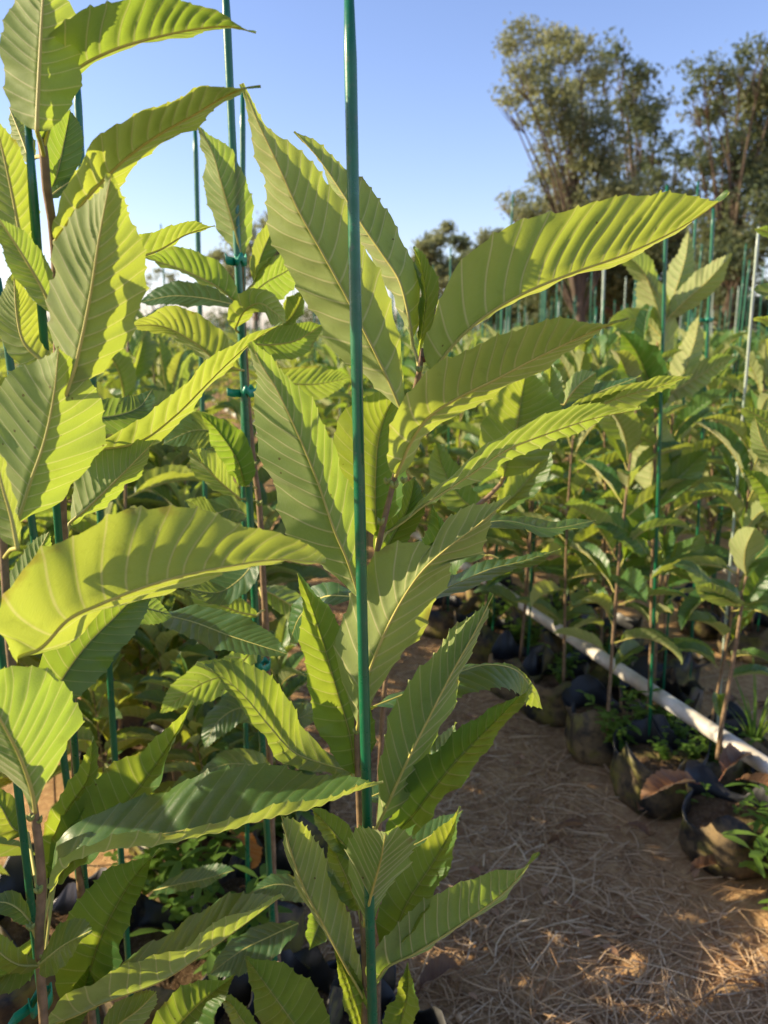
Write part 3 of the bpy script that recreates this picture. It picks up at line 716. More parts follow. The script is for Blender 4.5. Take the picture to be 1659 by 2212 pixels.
def far_field():
    """the farther rows: leaf faces only, one mass"""
    r = np.random.default_rng(21); S = np.array(far_spots); n = len(S); m = 16
    k = np.repeat(np.arange(n), m); N = len(k); q = r.random(N) ** .7; az = r.uniform(0, 6.28, N)
    L = r.uniform(.14, .22, N); d = np.stack([np.cos(az), np.sin(az), r.uniform(.05, 1.0, N)], -1); d = norm(d)
    base = np.stack([S[k, 0], S[k, 1], .25 + q * (S[k, 2] - .25)], -1); up = np.array((0, 0, 1.0)); sd = norm(np.cross(d, up) + r.normal(0, .25, (N, 3)))
    P = []; UV = []
    for t, w, dz in ((0, .02, 0), (.3, .15, .01), (.68, .13, -.05), (1.0, .0, -.22)):
        mid = base + d * (L * t)[:, None] + up * (dz * L)[:, None]
        for e in (-1, 0, 1): P.append(mid + sd * (e * w * L)[:, None] + up * (abs(e) * w * .5 * L)[:, None]); UV.append(np.tile((t * 7, abs(e), 0), (N, 1)))
    V = np.stack(P, 1).reshape(-1, 3); UV = np.stack(UV, 1).reshape(-1, 3)
    fb = np.array([(3 * i + j, 3 * i + j + 1, 3 * i + j + 4, 3 * i + j + 3) for i in range(3) for j in range(2)])
    Fq = (fb[None] + (np.arange(N) * 12)[:, None, None]).reshape(-1, 4)
    return mesh_np('far_rows', V, Fq, M['leaf_far'], {'leafuv': ('FLOAT_VECTOR', UV)}), S
fm, S = far_field(); tag(obj('far_sapling_rows', fm), 'mass of distant chestnut saplings filling the far rows', 'saplings', kind='stuff')
def far_stakes(S, pale):
    parts = []
    for (x, y, h) in S:
        if rnd.random() < .20 and (rnd.random() < .4) == pale:
            parts.append(tube_np(np.array([(x, y, 0), (x + rnd.gauss(0, .03), y, h + rnd.uniform(.1, .5))]), .0045, 5))
    V, f = join(parts); return mesh_np('rods', V, f, M['stake_pale' if pale else 'stake'])
tag(obj('far_green_stakes', far_stakes(S, False)), 'countless green stakes over the distant rows', 'stakes', kind='stuff')
tag(obj('far_pale_stakes', far_stakes(S, True)), 'countless pale stakes over the distant rows', 'stakes', kind='stuff')
print('SPOTS', counts, len(far_spots))

# ================================================================== FRONT BAG ROW OF THE RIGHT BED
front = [(1.30, 2.06), (1.31, 1.80), (1.31, 1.55), (1.32, 1.30), (1.33, 1.05)]
for k, (la, a) in enumerate(front):
    p = bed(la, a); grow_bag(p[0], p[1], 'mossy grow bag with torn rim in the row edging the straw path', 'grow bags edging the path', 1.02)
for k, (la, a) in enumerate([(1.56, 1.34), (1.57, 1.08), (1.55, 1.6), (1.56, 1.86)]):
    p = bed(la, a); grow_bag(p[0], p[1], 'grow bag just behind the thick white pipe', 'grow bags behind the pipe')
# thin-stemmed saplings of that row
for (x, y, k, s, rz) in [(1220, 1440, 0, 1.0, .5), (1315, 1530, 3, 1.02, 2.0)]:
    p = atz(x, y, .19); sapling(p[0], p[1], .095, s, 'thin brown-stemmed sapling at the front of the bed across the path', 'front saplings across the path', True, k, rz, thin=.1)
# ================================================================== STAKES SEEN ONE BY ONE
stake(at(753, -60, .57), at(812, 2212, .57), 'thick glossy green stake tied in front of the central sapling', rad=.0042)
stake(at(60, 262, .535), at(131, 1170, .62), 'green stake beside the tall top leaf, left of the central sapling', rad=.0031)
stake(at(-8, 1290, .52), at(70, 2060, .52), 'green stake with a tie low on the lowest branchy sapling', rad=.0030, ties=[(at(82, 2170, .52)[2], at(97, 2165, .53))])
stake(at(484, -80, 1.02), at(591, 1990, 1.02), 'long green stake behind the central sapling with three ties', rad=.0048,
      ties=[(at(527, 845, 1.02)[2], at(545, 845, 1.03)), (at(556, 1440, 1.02)[2], at(575, 1440, 1.03)), (at(513, 560, 1.02)[2], at(522, 560, 1.03))])
stake(at(524, 190, 1.25), at(528, 700, 1.25), 'short brownish-green stake just right of the long one', rad=.0042)
stake(at(163, 120, 1.0), at(181, 420, 1.0), 'green stake behind the two arching top leaves', rad=.0045)
stake(at(421, 265, 1.7), at(434, 690, 1.7), 'thin green stake standing clear against the sky', rad=.0052)
stake(at(-4, 600, .9), at(22, 800, .9), 'green stake at the edge of the left bed', rad=.0045)
stake(at(1441, 400, 2.0), at(1402, 1590, 2.0), 'tall green stake of the big sapling across the path', rad=.0046, ties=[])
stake(at(1541, 450, 2.5), at(1518, 900, 2.5), 'green stake with pale tip behind the big sapling', rad=.0050, ties=[(at(1529, 690, 2.5)[2], at(1536, 690, 2.51))])
stake(at(1306, 545, 3.6), at(1300, 700, 3.6), 'pale stake between the big sapling and the central one', rad=.0065, mat='stake_pale')

# ================================================================== THE CENTRAL SAPLING
C = Hero([(914, 752), (906, 800), (890, 870), (868, 965), (848, 1050), (832, 1115), (814, 1195), (790, 1330), (774, 1480), (772, 1560), (775, 1700), (781, 1850), (786, 1990), (790, 2100), (788, 2240)], .625,
         'large chestnut sapling behind the thick glossy green stake', .0050, .0020)
C.leaf([(868,890),(845,835),(808,757),(752,648),(690,535),(645,455),(598,350),(560,270),(523,180)], [60,80,82,62,25], [62,82,92,70,30], .60, .58, pleat=.11, curl=(.15,.1))
C.leaf([(893,750),(882,680),(862,605),(828,552),(785,490),(738,415),(690,345),(636,283)], [30,32,28,14], [22,50,58,42], .64, .68, curl=(0,.3))
C.leaf([(903,775),(914,700),(920,640),(912,585),(893,532)], [10,14,12], [14,24,22], .655, .70, 't', nv=12)
C.leaf([(935,808),(960,768),(1005,718),(1070,668),(1150,625),(1250,585),(1345,552),(1450,503),(1520,460),(1576,416)], [70,120,118,88,30], [6,8,10,22,22], .615, .585, Ym=.60, wf=.165, curl=(.25,0), nv=20)
C.leaf([(855,1028),(868,1000),(888,955),(922,905),(985,862),(1070,820),(1150,778),(1250,730),(1310,705),(1357,686)], [45,66,72,62,32], [40,42,36,22,8], .575, .51, curl=(.3,.1), pleat=.15, nv=18)
C.leaf([(774,1285),(750,1210),(722,1145),(684,1035),(645,941),(596,838),(566,790),(541,738)], [80,98,92,66,24], [62,66,62,62,36], .60, .575, pleat=.11, curl=(.15,.1))
C.leaf([(772,1575),(785,1490),(815,1405),(860,1311),(910,1236),(964,1186),(1030,1136),(1105,1073)], [64,100,98,66,40], [50,74,68,50,22], .595, .565, curl=(.1,.2),
       wmod=([0,.60,.655,.70,.74,.78,1],[1,1,.72,.45,.62,1.05,1.0]))
C.leaf([(812,1790),(830,1755),(880,1644),(932,1540),(978,1450),(1025,1366),(1066,1283)], [48,72,68,50,16], [38,44,28,14,6], .60, .59, curl=(.15,.1))
C.leaf([(768,1672),(755,1585),(727,1490),(697,1385),(667,1295),(642,1238)], [40,56,52,38,16], [38,56,60,44,16], .63, .64, 't')
C.leaf([(760,1668),(700,1652),(635,1626),(580,1568),(525,1502),(472,1458),(422,1436)], [20,26,18,10], [30,62,66,38], .64, .60, 't', curl=(0,.3))
C.leaf([(788,1998),(796,1958),(808,1912),(822,1860),(833,1800)], [52,68,74,58], [40,56,60,58], .585, .50, 'u', pleat=.16, nv=14, wf=.2, attach=True)
C.leaf([(782,2150),(745,2085),(700,2000),(662,1930),(635,1860),(606,1757)], [6,10,10,6], [46,64,68,52], .62, .61, 'u', curl=(0,.2))
C.leaf([(838,1812),(885,1770),(930,1712),(980,1650),(1030,1598),(1080,1548),(1150,1476)], [42,52,46,32,14], [26,32,30,26,16], .63, .62, 't', wave=.06)
C.leaf([(836,2062),(878,1955),(928,1876),(962,1820),(996,1742)], [36,52,46,24], [26,34,32,20], .63, .65, 't', wave=.06)
C.leaf([(808,2128),(836,2090),(895,2060),(1005,1990),(1095,1922),(1164,1840)], [40,68,66,48,22], [6,6,6,5], .61, .61, 'u', curl=(.3,0), wf=.18)
C.leaf([(850,2270),(868,2200),(880,2150),(882,2080)], [26,34,24], [20,26,18], .62, .60, 't', nv=12)
C.leaf([(792,2255),(770,2170),(745,2100),(722,2045)], [16,22,16], [18,24,20], .63, .63, 't', nv=14)
C.leaf([(815,1160),(811,1095),(813,1000),(822,930),(850,862),(880,840)], [50,86,92,70], [50,60,56,40], .67, .69, 't', curl=(.2,.2))
C.leaf([(812,1230),(845,1165),(880,1100),(897,1030)], [26,40,30], [24,34,24], .66, .70, 't', nv=14)
C.leaf([(835,1150),(870,1128),(915,1092),(970,1056),(1030,1016),(1095,972),(1180,938),(1280,905),(1385,884)], [8,16,26,38,26,10], [4,10,18,26,22,8], .66, .76, 'u', wf=.12)
C.leaf([(820,1235),(960,1160),(1080,1126),(1190,1142),(1288,1124)], [14,22,20,14], [10,16,14,22], .68, .78, 't', wave=.08, wf=.11)
C.leaf([(800,1345),(900,1300),(990,1260),(1060,1230),(1130,1213),(1212,1186)], [12,16,14,10], [14,18,16,10], .67, .76, 't', wf=.11, curl=(.5,0))
C.leaf([(800,1530),(900,1490),(985,1455),(1055,1436),(1120,1452),(1172,1532)], [4,6,6,6], [26,42,46,40], .66, .74, 't', curl=(0,-.3), wf=.13)
C.leaf([(775,1965),(750,1900),(728,1850),(712,1798)], [22,30,24], [24,36,26], .65, .66, 't', nv=13)
C.leaf([(775,1860),(735,1815),(700,1775),(668,1742)], [16,22,16], [20,30,22], .66, .66, 't', nv=13)
C.leaf([(800,1420),(870,1320),(925,1230),(950,1150),(935,1090)], [30,40,34], [16,24,24], .68, .72, 't', nv=14)
C.leaf([(785,1730),(850,1700),(920,1660),(965,1610),(985,1560)], [26,36,30], [20,30,24], .68, .73, 't', nv=14)
C.leaf([(785,1850),(860,1840),(940,1800),(1000,1750)], [22,32,24], [20,30,20], .67, .72, 't', nv=14)
C.leaf([(770,1290),(700,1290),(650,1330),(625,1390)], [20,34,26], [20,30,22], .69, .74, 't', nv=14)
C.bud(852, 1050, .615, .0055); C.bud(836, 1042, .615, .0045); C.bud(872, 1040, .62, .0042); C.bud(822, 1130, .615, .0050); C.bud(905, 800, .615, .0040)
C.bud(770, 1582, .615, .0048); C.bud(788, 2000, .59, .0045); C.bud(916, 778, .625, .0042, 'bud_brown'); C.bud(922, 768, .63, .0035, 'bud_brown')

# ================================================================== SAPLING WITH THE TALL TOP LEAF (beside the stake at the left)
A = Hero([(85, 268, .56), (92, 300, .56), (100, 400, .56), (115, 500, .57), (122, 620, .58), (125, 760, .60), (128, 900, .62), (133, 1050, .64), (140, 1200, .66), (150, 1400, .69), (165, 1700, .72), (180, 2000, .74)], .56,
         'tall chestnut sapling with arching yellow-green top leaves beside the left stake', .005, .0028)
A.leaf([(80,284),(81,240),(85,150),(92,10),(100,-90)], [58,72,70,46], [56,76,82,50], .52, .53, 'u', nv=15, pleat=.14)
A.leaf([(92,330),(125,215),(160,155),(245,108),(340,80),(430,62),(500,58),(553,72)], [40,66,76,62,24], [6,8,12,16,10], .56, .55, 'u', curl=(.3,0))
A.leaf([(120,520),(170,450),(215,398),(275,340),(345,290),(420,248),(480,212),(530,190),(563,184)], [30,46,50,42,16], [22,28,26,20,8], .565, .53, 'u', curl=(.15,.1))
A.leaf([(140,860),(164,786),(194,645),(214,515),(240,376)], [62,82,80,50], [70,100,100,70], .51, .49, 'u', pleat=.15, nv=16, curl=(.1,.2))
A.leaf([(105,420),(122,380),(140,300),(152,236)], [22,34,30], [26,36,32], .66, .67, 't', nv=13, pleat=.16)
A.leaf([(105,430),(130,408),(166,382)], [10,12,8], [10,14,10], .64, .66, 't', nv=10)
A.leaf([(60,600),(40,490),(18,380),(-15,240)], [40,48,40], [32,44,36], .545, .53, 'u')
A.leaf([(66,350),(48,300),(20,232)], [12,18,14], [14,22,16], .66, .68, 'u', nv=11)
A.leaf([(120,680),(85,612),(45,545),(-5,468)], [28,36,28], [26,36,30], .54, .52, 'u')
A.leaf([(105,790),(55,745),(38,690),(30,590)], [32,42,30], [32,42,28], .56, .56, 'u')
A.leaf([(140,1000),(200,975),(300,955),(380,897),(440,837),(490,787),(550,735),(612,697)], [22,30,34,26,12], [14,16,12,8,4], .70, .74, 'u', wf=.13)
A.leaf([(150,1130),(180,1105),(232,1056),(288,1000),(334,952)], [48,66,62,34], [22,26,24,16], .68, .70, 'u', pleat=.15)
A.leaf([(200,600),(288,560),(345,540),(400,508),(464,487)], [28,34,30,14], [4,5,5,4], .68, .72, 'u', nv=14)
A.leaf([(128,880),(170,900),(240,900),(300,880),(330,840)], [24,36,30], [24,36,30], .72, .80, 't')
A.leaf([(135,1100),(90,1060),(60,990),(50,900)], [30,40,34], [30,40,34], .68, .70, 't')
A.leaf([(150,1350),(230,1300),(300,1310),(380,1330)], [26,36,26], [26,36,26], .72, .80, 't')
A.leaf([(140,1250),(200,1200),(270,1190),(340,1210)], [26,36,26], [26,36,26], .70, .80, 't')

# ================================================================== SAPLING LOW AT THE LEFT EDGE, NEAREST LEAVES
B = Hero([(-10, 1000), (5, 1150), (12, 1260), (18, 1360), (40, 1560), (74, 1755), (85, 1835), (90, 1925), (85, 2010), (86, 2080), (92, 2160), (98, 2260)], .50,
         'chestnut sapling with big blurred leaves on the stake at the low left', .0044, .0026)
B.leaf([(36,1135),(64,1046),(95,956),(116,856),(127,748)], [78,108,112,72], [76,106,108,76], .50, .50, 'u', nv=16, pleat=.08)
B.leaf([(38,1420),(88,1400),(148,1338),(215,1306),(300,1272),(400,1242),(500,1222),(600,1209),(702,1216)], [85,134,148,116,48], [60,40,22,18,14], .47, .45, 'u', wf=.2, curl=(.2,0), pleat=.10)
B.leaf([(76,1752),(70,1714),(50,1652),(28,1604),(-5,1545),(-50,1475)], [70,90,90,60], [92,140,132,80], .44, .41, 'u', nv=15, wf=.2)
B.leaf([(95,1540),(140,1458),(190,1391),(240,1341),(300,1286),(360,1267)], [44,60,54,24], [44,58,52,24], .58, .62, 't', pleat=.09)
B.leaf([(110,1925),(128,1878),(160,1845),(205,1828),(320,1808),(420,1790),(560,1760),(700,1728),(828,1690)], [34,70,100,100,66,24], [16,22,24,22,18,10], .54, .54, 't', wf=.145, nv=20, curl=(.1,1.5))
B.leaf([(118,1905),(190,1822),(270,1740),(330,1662),(377,1590),(419,1515)], [54,74,74,50,20], [24,32,28,22,12], .60, .62, 't', curl=(.1,.4))
B.leaf([(178,2175),(192,2110),(216,2030),(260,1942),(302,1880),(348,1834)], [52,74,72,44], [34,46,42,26], .60, .60, 't')
B.leaf([(104,2215),(160,2195),(225,2165),(350,2118),(450,2052),(530,1995),(610,1934)], [44,76,82,66,34], [-30,-40,-40,-36,-14], .56, .56, 't', wf=.19, curl=(-.1,.2))
B.leaf([(86,2085),(115,2060),(150,2035),(198,2010)], [28,40,28], [26,34,22], .49, .48, 't', nv=11)
B.leaf([(66,1995),(40,1965),(10,1950),(-40,1955)], [14,22,16], [14,24,18], .50, .50, 't', nv=11)
B.leaf([(84,2088),(40,2085),(0,2060),(-50,2010)], [14,20,14], [20,26,16], .49, .48, 't', nv=11, curl=(0,.8))
B.leaf([(110,2255),(150,2190),(180,2140),(196,2085)], [22,30,22], [22,30,22], .57, .58, 't', nv=12)
B.leaf([(200,2290),(255,2215),(300,2180),(338,2142)], [24,34,24], [22,30,20], .55, .56, 'u', nv=12)
B.leaf([(38,1185),(25,1120),(5,1050),(-15,960)], [38,48,40], [14,18,12], .46, .46, 'u', nv=13)
B.leaf([(14,1300),(40,1260),(72,1215),(106,1148)], [20,28,20], [18,26,18], .54, .55, 'u', nv=12)
B.leaf([(60,1800),(30,1790),(0,1740),(-40,1700)], [20,30,20], [20,30,20], .56, .56, 't', nv=11)
B.leaf([(90,2000),(60,2060),(20,2100),(-40,2130)], [24,36,26], [20,30,20], .56, .56, 't', nv=11)
B.leaf([(100,1900),(140,1760),(190,1680),(200,1590)], [22,30,22], [18,26,18], .60, .63, 't', nv=12)
B.bud(84, 1925, .495, .005); B.bud(66, 1770, .495, .004); B.bud(84, 1775, .5, .0042); B.bud(66, 2005, .495, .0045); B.bud(88, 2065, .5, .0045)

# ================================================================== SAPLING ON THE LONG STAKE BEHIND
S_ = Hero([(521, 540), (523, 640), (530, 780), (538, 900), (548, 1000), (560, 1090), (568, 1240), (576, 1400), (584, 1700), (592, 1960)], 1.05,
          'chestnut sapling on the long tied stake behind the central one', .006, .0032, .18)
S_.leaf([(521,556),(508,500),(495,455),(476,388),(459,330),(426,267)], [26,38,36,20,10], [34,50,52,36,16], 1.02, .98, 'u', pleat=.14)
S_.leaf([(514,657),(470,620),(402,586),(350,568),(303,553)], [6,8,8,6], [26,42,44,26], 1.0, .95, 'u', nv=15)
S_.leaf([(510,660),(440,645),(370,640),(298,655)], [12,18,12], [20,30,22], 1.05, 1.05, 't', nv=14)
S_.leaf([(520,800),(475,785),(420,740),(350,705),(272,704)], [14,18,14], [36,52,48,24], .98, .92, 'u')
S_.leaf([(508,710),(528,672),(560,655),(590,672),(618,698)], [20,32,28], [24,34,26], 1.0, .95, 'u', nv=12, pleat=.2, curl=(.5,.5))
S_.leaf([(600,705),(625,690),(645,660),(655,625)], [20,30,22], [12,16,12], 1.02, 1.02, 't', nv=11, curl=(.4,.4))
S_.leaf([(540,640),(575,610),(620,585),(655,555)], [26,38,30], [30,44,30], 1.06, 1.10, 'u', nv=14)
S_.leaf([(550,612),(562,560),(580,515),(604,468)], [16,22,16], [16,24,18], 1.05, 1.08, 't', nv=13)
S_.leaf([(528,740),(580,745),(640,735),(700,700)], [24,34,24], [24,34,24], 1.0, 1.0, 'u')
S_.leaf([(545,850),(600,830),(680,830),(760,815)], [26,36,26], [26,36,26], 1.12, 1.15, 'u')
S_.leaf([(520,1078),(480,1045),(445,1010),(410,973)], [18,26,18], [26,38,28], 1.02, .98, 'u', nv=14)
S_.leaf([(530,1050),(510,990),(470,930),(430,890)], [20,30,24], [26,38,28], 1.0, .95, 't', nv=14, curl=(.4,.2))
S_.leaf([(530,950),(480,935),(420,930),(350,960)], [26,36,24], [24,36,26], 1.05, 1.0, 't', nv=14)
S_.leaf([(545,1120),(500,1100),(460,1110),(400,1080)], [20,30,22], [20,32,22], 1.08, 1.05, 't', nv=14)
S_.leaf([(560,1270),(600,1290),(650,1330),(640,1390)], [22,30,22], [20,28,20], 1.1, 1.1, 'u', nv=14)
S_.leaf([(340,1325),(420,1345),(500,1375),(620,1413)], [30,46,38], [22,34,26], .80, .74, 't', attach=False)
S_.leaf([(560,1200),(520,1250),(470,1280),(400,1270)], [20,30,22], [26,36,26], .95, .9, 't', nv=14)
S_.leaf([(560,1390),(500,1450),(430,1480),(345,1540)], [26,38,26], [28,40,28], 1.0, .95, 'u', nv=14)
S_.leaf([(555,1330),(510,1320),(450,1290),(425,1240)], [22,32,22], [22,32,22], 1.0, .97, 'u', nv=14)
S_.leaf([(565,1560),(520,1530),(470,1560),(440,1620)], [20,30,20], [20,30,20], 1.05, 1.0, 't', nv=13)
S_.leaf([(572,1500),(610,1540),(650,1550),(690,1520)], [20,30,20], [20,30,20], 1.1, 1.1, 't', nv=13)
S_.leaf([(330,1925),(380,1912),(440,1900),(507,1880)], [16,24,20], [10,14,10], .95, .92, 't', nv=14, attach=False, curl=(.4,0))
S_.leaf([(590,1690),(640,1670),(520,1665),(440,1680)][:1] + [(560,1660),(500,1650),(430,1670)], [18,26,18], [22,30,20], 1.0, .95, 't', nv=13)
S_.bud(548, 1005, 1.04, .006); S_.bud(560, 1090, 1.04, .007)

# low sapling at the bottom, between the central one and the left one
D = Hero([(600, 2080), (610, 2160), (620, 2260)], .66, 'low young sapling at the foot of the central one', .004, .0025)
D.leaf([(690,2290),(635,2212),(590,2149),(528,2064)], [34,50,44], [50,70,58], .60, .58, 't', nv=15)
D.leaf([(340,2275),(390,2210),(440,2160),(508,2106)], [38,50,34], [40,52,36], .62, .62, 't', nv=14, attach=False)
D.leaf([(645,1995),(590,2020),(520,2055),(448,2108)], [28,42,30], [20,30,22], .85, .80, 't', nv=14, attach=False, pleat=.16)
D.leaf([(668,1938),(630,1915),(590,1912),(538,1930)], [18,28,22], [12,20,16], .90, .88, 't', nv=14, attach=False, pleat=.16)
D.leaf([(695,1960),(690,1990),(680,2020),(668,2052)], [24,34,26], [20,28,22], .85, .80, 't', nv=11, attach=False, curl=(.7,.7))
D.leaf([(560,2250),(520,2200),(500,2170),(470,2150)], [14,20,14], [14,20,14], .70, .70, 't', nv=11)

# sapling just behind the central one, on the right
E_ = Hero([(1165, 880), (1110, 960), (1085, 1040), (1010, 1110), (930, 1180), (860, 1300), (830, 1500), (820, 1720)], 1.0, 'sapling with a broad pale leaf just behind the central one', .005, .0025, .1)
E_.leaf([(1088,1030),(1100,965),(1115,925),(1128,850),(1142,780)], [44,64,60,36], [60,84,76,44], .98, .98, 't', pleat=.14)
E_.leaf([(1110,960),(1160,900),(1185,850),(1190,780)], [20,30,22], [22,34,24], 1.06, 1.08, 't', nv=14)
E_.leaf([(1218,875),(1235,850),(1255,828),(1288,805)], [14,24,22], [16,26,22], 1.0, .98, 'u', nv=10)
E_.leaf([(1150,930),(1215,890),(1290,850),(1385,812)], [10,18,12], [14,22,14], 1.02, 1.02, 't', wf=.12)
E_.leaf([(1130,960),(1240,905),(1330,862),(1410,838),(1497,808)], [18,26,22,10], [20,30,26,12], 1.05, 1.0, 'u', wf=.14)
E_.leaf([(1070,1110),(1120,1060),(1160,1010),(1190,960)], [24,36,26], [20,30,22], 1.08, 1.1, 't', nv=14)
E_.leaf([(1060,1120),(1000,1080),(960,1020),(940,950)], [24,34,26], [24,34,26], 1.1, 1.12, 't', nv=14)
E_.leaf([(1050,1200),(1000,1190),(960,1220),(930,1290)], [24,34,26], [24,34,26], 1.1, 1.12, 't', nv=14)

# big sapling on the tall stake across the path
G = Hero([(1425, 620), (1420, 760), (1416, 900), (1412, 1100), (1408, 1300), (1404, 1500), (1398, 1590)], 2.05, 'big sapling with upright sunlit leaves on the tall stake across the path', .0065, .003, .19)
for pts, l, r_, f_ in [
    ([(1436,790),(1432,720),(1415,650),(1388,580)], [28,40,30], [22,30,22], 'u'), ([(1432,700),(1455,640),(1480,560),(1488,498)], [18,28,22], [18,26,18], 'u'),
    ([(1440,690),(1480,650),(1525,610),(1582,548)], [22,30,22], [18,26,16], 'u'), ([(1420,640),(1390,590),(1370,565),(1340,550)], [16,22,14], [18,26,18], 'u'),
    ([(1425,880),(1400,820),(1375,760),(1340,715)], [34,46,34], [30,42,30], 't'), ([(1430,880),(1470,820),(1500,740),(1510,680)], [20,30,22], [16,22,16], 'u'),
    ([(1405,1060),(1412,1000),(1420,950),(1428,905)], [36,52,40], [34,48,36], 'u'), ([(1405,1170),(1395,1120),(1385,1090),(1372,1055)], [26,38,28], [26,36,26], 't'),
    ([(1425,860),(1480,830),(1530,800),(1590,770)], [16,24,16], [18,26,16], 'u'), ([(1410,1100),(1450,1050),(1490,1010),(1530,970)], [20,30,22], [20,28,20], 't'),
    ([(1400,1200),(1370,1160),(1320,1130),(1280,1140)], [18,26,18], [18,26,18], 't'), ([(1415,960),(1360,930),(1310,890),(1280,860)], [22,30,22], [22,30,22], 'u'),
    ([(1410,1240),(1450,1210),(1490,1190),(1520,1150)], [18,26,18], [18,26,18], 't'), ([(1430,730),(1400,700),(1360,690),(1310,705)], [16,24,16], [16,24,16], 'u')]:
    G.leaf(pts, l, r_, 2.03, 2.03 + rnd.uniform(-.08, .08), f_, nv=13, sub=4, cols=7, mat='leaf_far', pleat=.14)
# little sapling with glowing leaves behind the pipe
K = Hero([(1612, 1245), (1602, 1310), (1590, 1390), (1575, 1480), (1560, 1560), (1550, 1640)], 1.78, 'little bent sapling with glowing leaves beside the white pipe', .006, .0035, .19)
for pts, l, r_, f_ in [([(1602,1305),(1575,1275),(1530,1262),(1490,1225),(1455,1218)], [14,20,14], [12,16,10], 't'), ([(1600,1312),(1570,1295),(1540,1275),(1505,1262)], [16,26,20], [12,18,12], 'u'),
    ([(1608,1300),(1630,1270),(1650,1240),(1680,1200)], [14,20,14], [16,22,14], 't'), ([(1612,1245),(1608,1215),(1612,1180),(1630,1140)], [20,30,24], [22,34,26], 'u'), ([(1606,1310),(1635,1300),(1665,1300),(1700,1310)], [10,16,10], [12,18,12], 't'),
    ([(1612,1230),(1640,1200),(1670,1170),(1710,1150)], [14,22,16], [14,22,16], 't')]:
    K.leaf(pts, l, r_, 1.78, 1.78 + rnd.uniform(-.06, .06), f_, nv=12, sub=4, cols=7, mat='leaf_far')
# sapling cut by the right border, near
Q = Hero([(1700, 560), (1705, 700), (1712, 900), (1720, 1200), (1725, 1500)], 1.35, 'sapling showing only pale leaf tips beside the big one across the path', .005, .003, .19)
for pts, l, r_, f_ in [([(1700,640),(1680,640),(1655,632),(1628,626)], [8,12,8], [10,18,12], 't'), ([(1700,520),(1675,510),(1650,498),(1630,494)], [6,10,6], [8,14,8], 'u'), ([(1705,720),(1680,705),(1650,690),(1625,688)], [6,10,6], [6,12,8], 'u'),
    ([(1705,960),(1680,930),(1640,900),(1600,880)], [14,22,16], [14,20,14], 'u'), ([(1710,1020),(1680,1000),(1650,960),(1630,900)], [14,22,16], [14,20,14], 'u'), ([(1712,1150),(1680,1100),(1640,1040),(1600,1010)], [14,22,16], [16,24,16], 't')]:
    Q.leaf(pts, l, r_, 1.35, 1.33, f_, nv=13, sub=4, cols=7)

for k, (x, y, sc) in enumerate([(120,1750,.62),(230,1660,.7),(330,1610,.7),(420,1560,.74),(60,1620,.66),(480,1690,.62),(250,1850,.52),(380,1740,.58),(560,1560,.74),(300,1500,.82),(180,1540,.78),
                                (600,1800,.52),(470,1850,.48),(400,1480,.86),(520,1430,.9),(90,1480,.84)]):
    p = atz(x, y, .10); sapling(p[0], p[1], .095, sc * .84, 'short bushy sapling low down among the tall left saplings', 'short saplings of the left bed', True, k, lm=1.55)
# bags at the feet of the near saplings
for h in (C, A, B, S_, D, E_):
    grow_bag(h.org[0], h.org[1], 'black plastic grow bag in the bed of the tall left saplings', 'grow bags of the left bed')
for (x, y) in [(520, 1860), (330, 1985), (690, 2090), (600, 1700), (420, 1760), (90, 1900), (20, 1960)]:
    p = atz(x, y, .2); grow_bag(p[0], p[1], 'black plastic grow bag in the bed of the tall left saplings', 'grow bags of the left bed')

# ================================================================== WEEDS, DEAD LEAVES, SCRAPS
for k, (x, y, s) in enumerate([(1090,1330,1.3),(1130,1310,1.2),(1160,1345,1.1),(1060,1350,1.1),(1110,1375,1.0),(1190,1330,1.1),(1235,1420,1.0),(1250,1390,1.1),(1350,1590,.9),(1390,1570,1.0),(1430,1560,1.1),(1470,1600,.9),
                               (1545,1650,1.0),(1580,1640,1.1),(1500,1640,.9),(1330,1480,1.0),(1440,1640,.8),(1300,1420,1.0),(1200,1300,1.2),(1290,1380,1.0),(1210,1475,.9),(1375,1530,.9)]):
    p = atz(x, y, .11); weed(p[0], p[1], .103, 'round', 'small-leaved green weed in the bags along the white pipe', 'weeds along the pipe', s, k)
for k, (x, y, s) in enumerate([(400,1960,1.2),(440,1880,1.1),(350,1890,1.0),(480,1640,1.1),(430,1600,1.0),(520,1580,1.1),(640,1720,1.0),(470,2060,1.0),(540,2000,1.0),(300,1900,1.0),(600,1780,1.0)]):
    p = atz(x, y, .135); weed(p[0], p[1], .10, 'lance' if k % 3 else 'round', 'narrow-leaved weed growing among the left grow bags', 'weeds among the left bags', s * 1.2, k)
for k in range(34):
    p = bed(rnd.uniform(1.2, 1.62), rnd.uniform(.95, 3.6)); weed(p[0], p[1], rnd.choice((.10, .004)), 'round' if k % 4 else 'lance', 'small-leaved green weed in the bags along the white pipe', 'weeds along the pipe', rnd.uniform(.8, 1.3), k)
p = atz(1630, 1600, .13); weed(p[0], p[1], .098, 'grass', 'tuft of long grass growing beside the white pipe', None, 1.1, 0)
DEAD = []
for k in range(3):
    me = LEAVES[k].copy(); me.name = 'dead_leaf'; co = np.zeros(len(me.vertices) * 3, dtype=np.float32); me.vertices.foreach_get('co', co); co = co.reshape(-1, 3)
    rr = np.random.default_rng(k); co[:, 2] += .03 * np.sin(co[:, 0] * 8 + k) * np.sin(co[:, 1] * 17 + k) + 2.6 * co[:, 1] ** 2 + .012 * np.sin(co[:, 0] * 21 + co[:, 1] * 9); co[:, 2] -= co[:, 2].min()
    me.vertices.foreach_set('co', co.ravel()); me.materials[0] = M['leaf_dead']; me.materials[1] = M['bud_brown']; me.update(); DEAD.append(me)
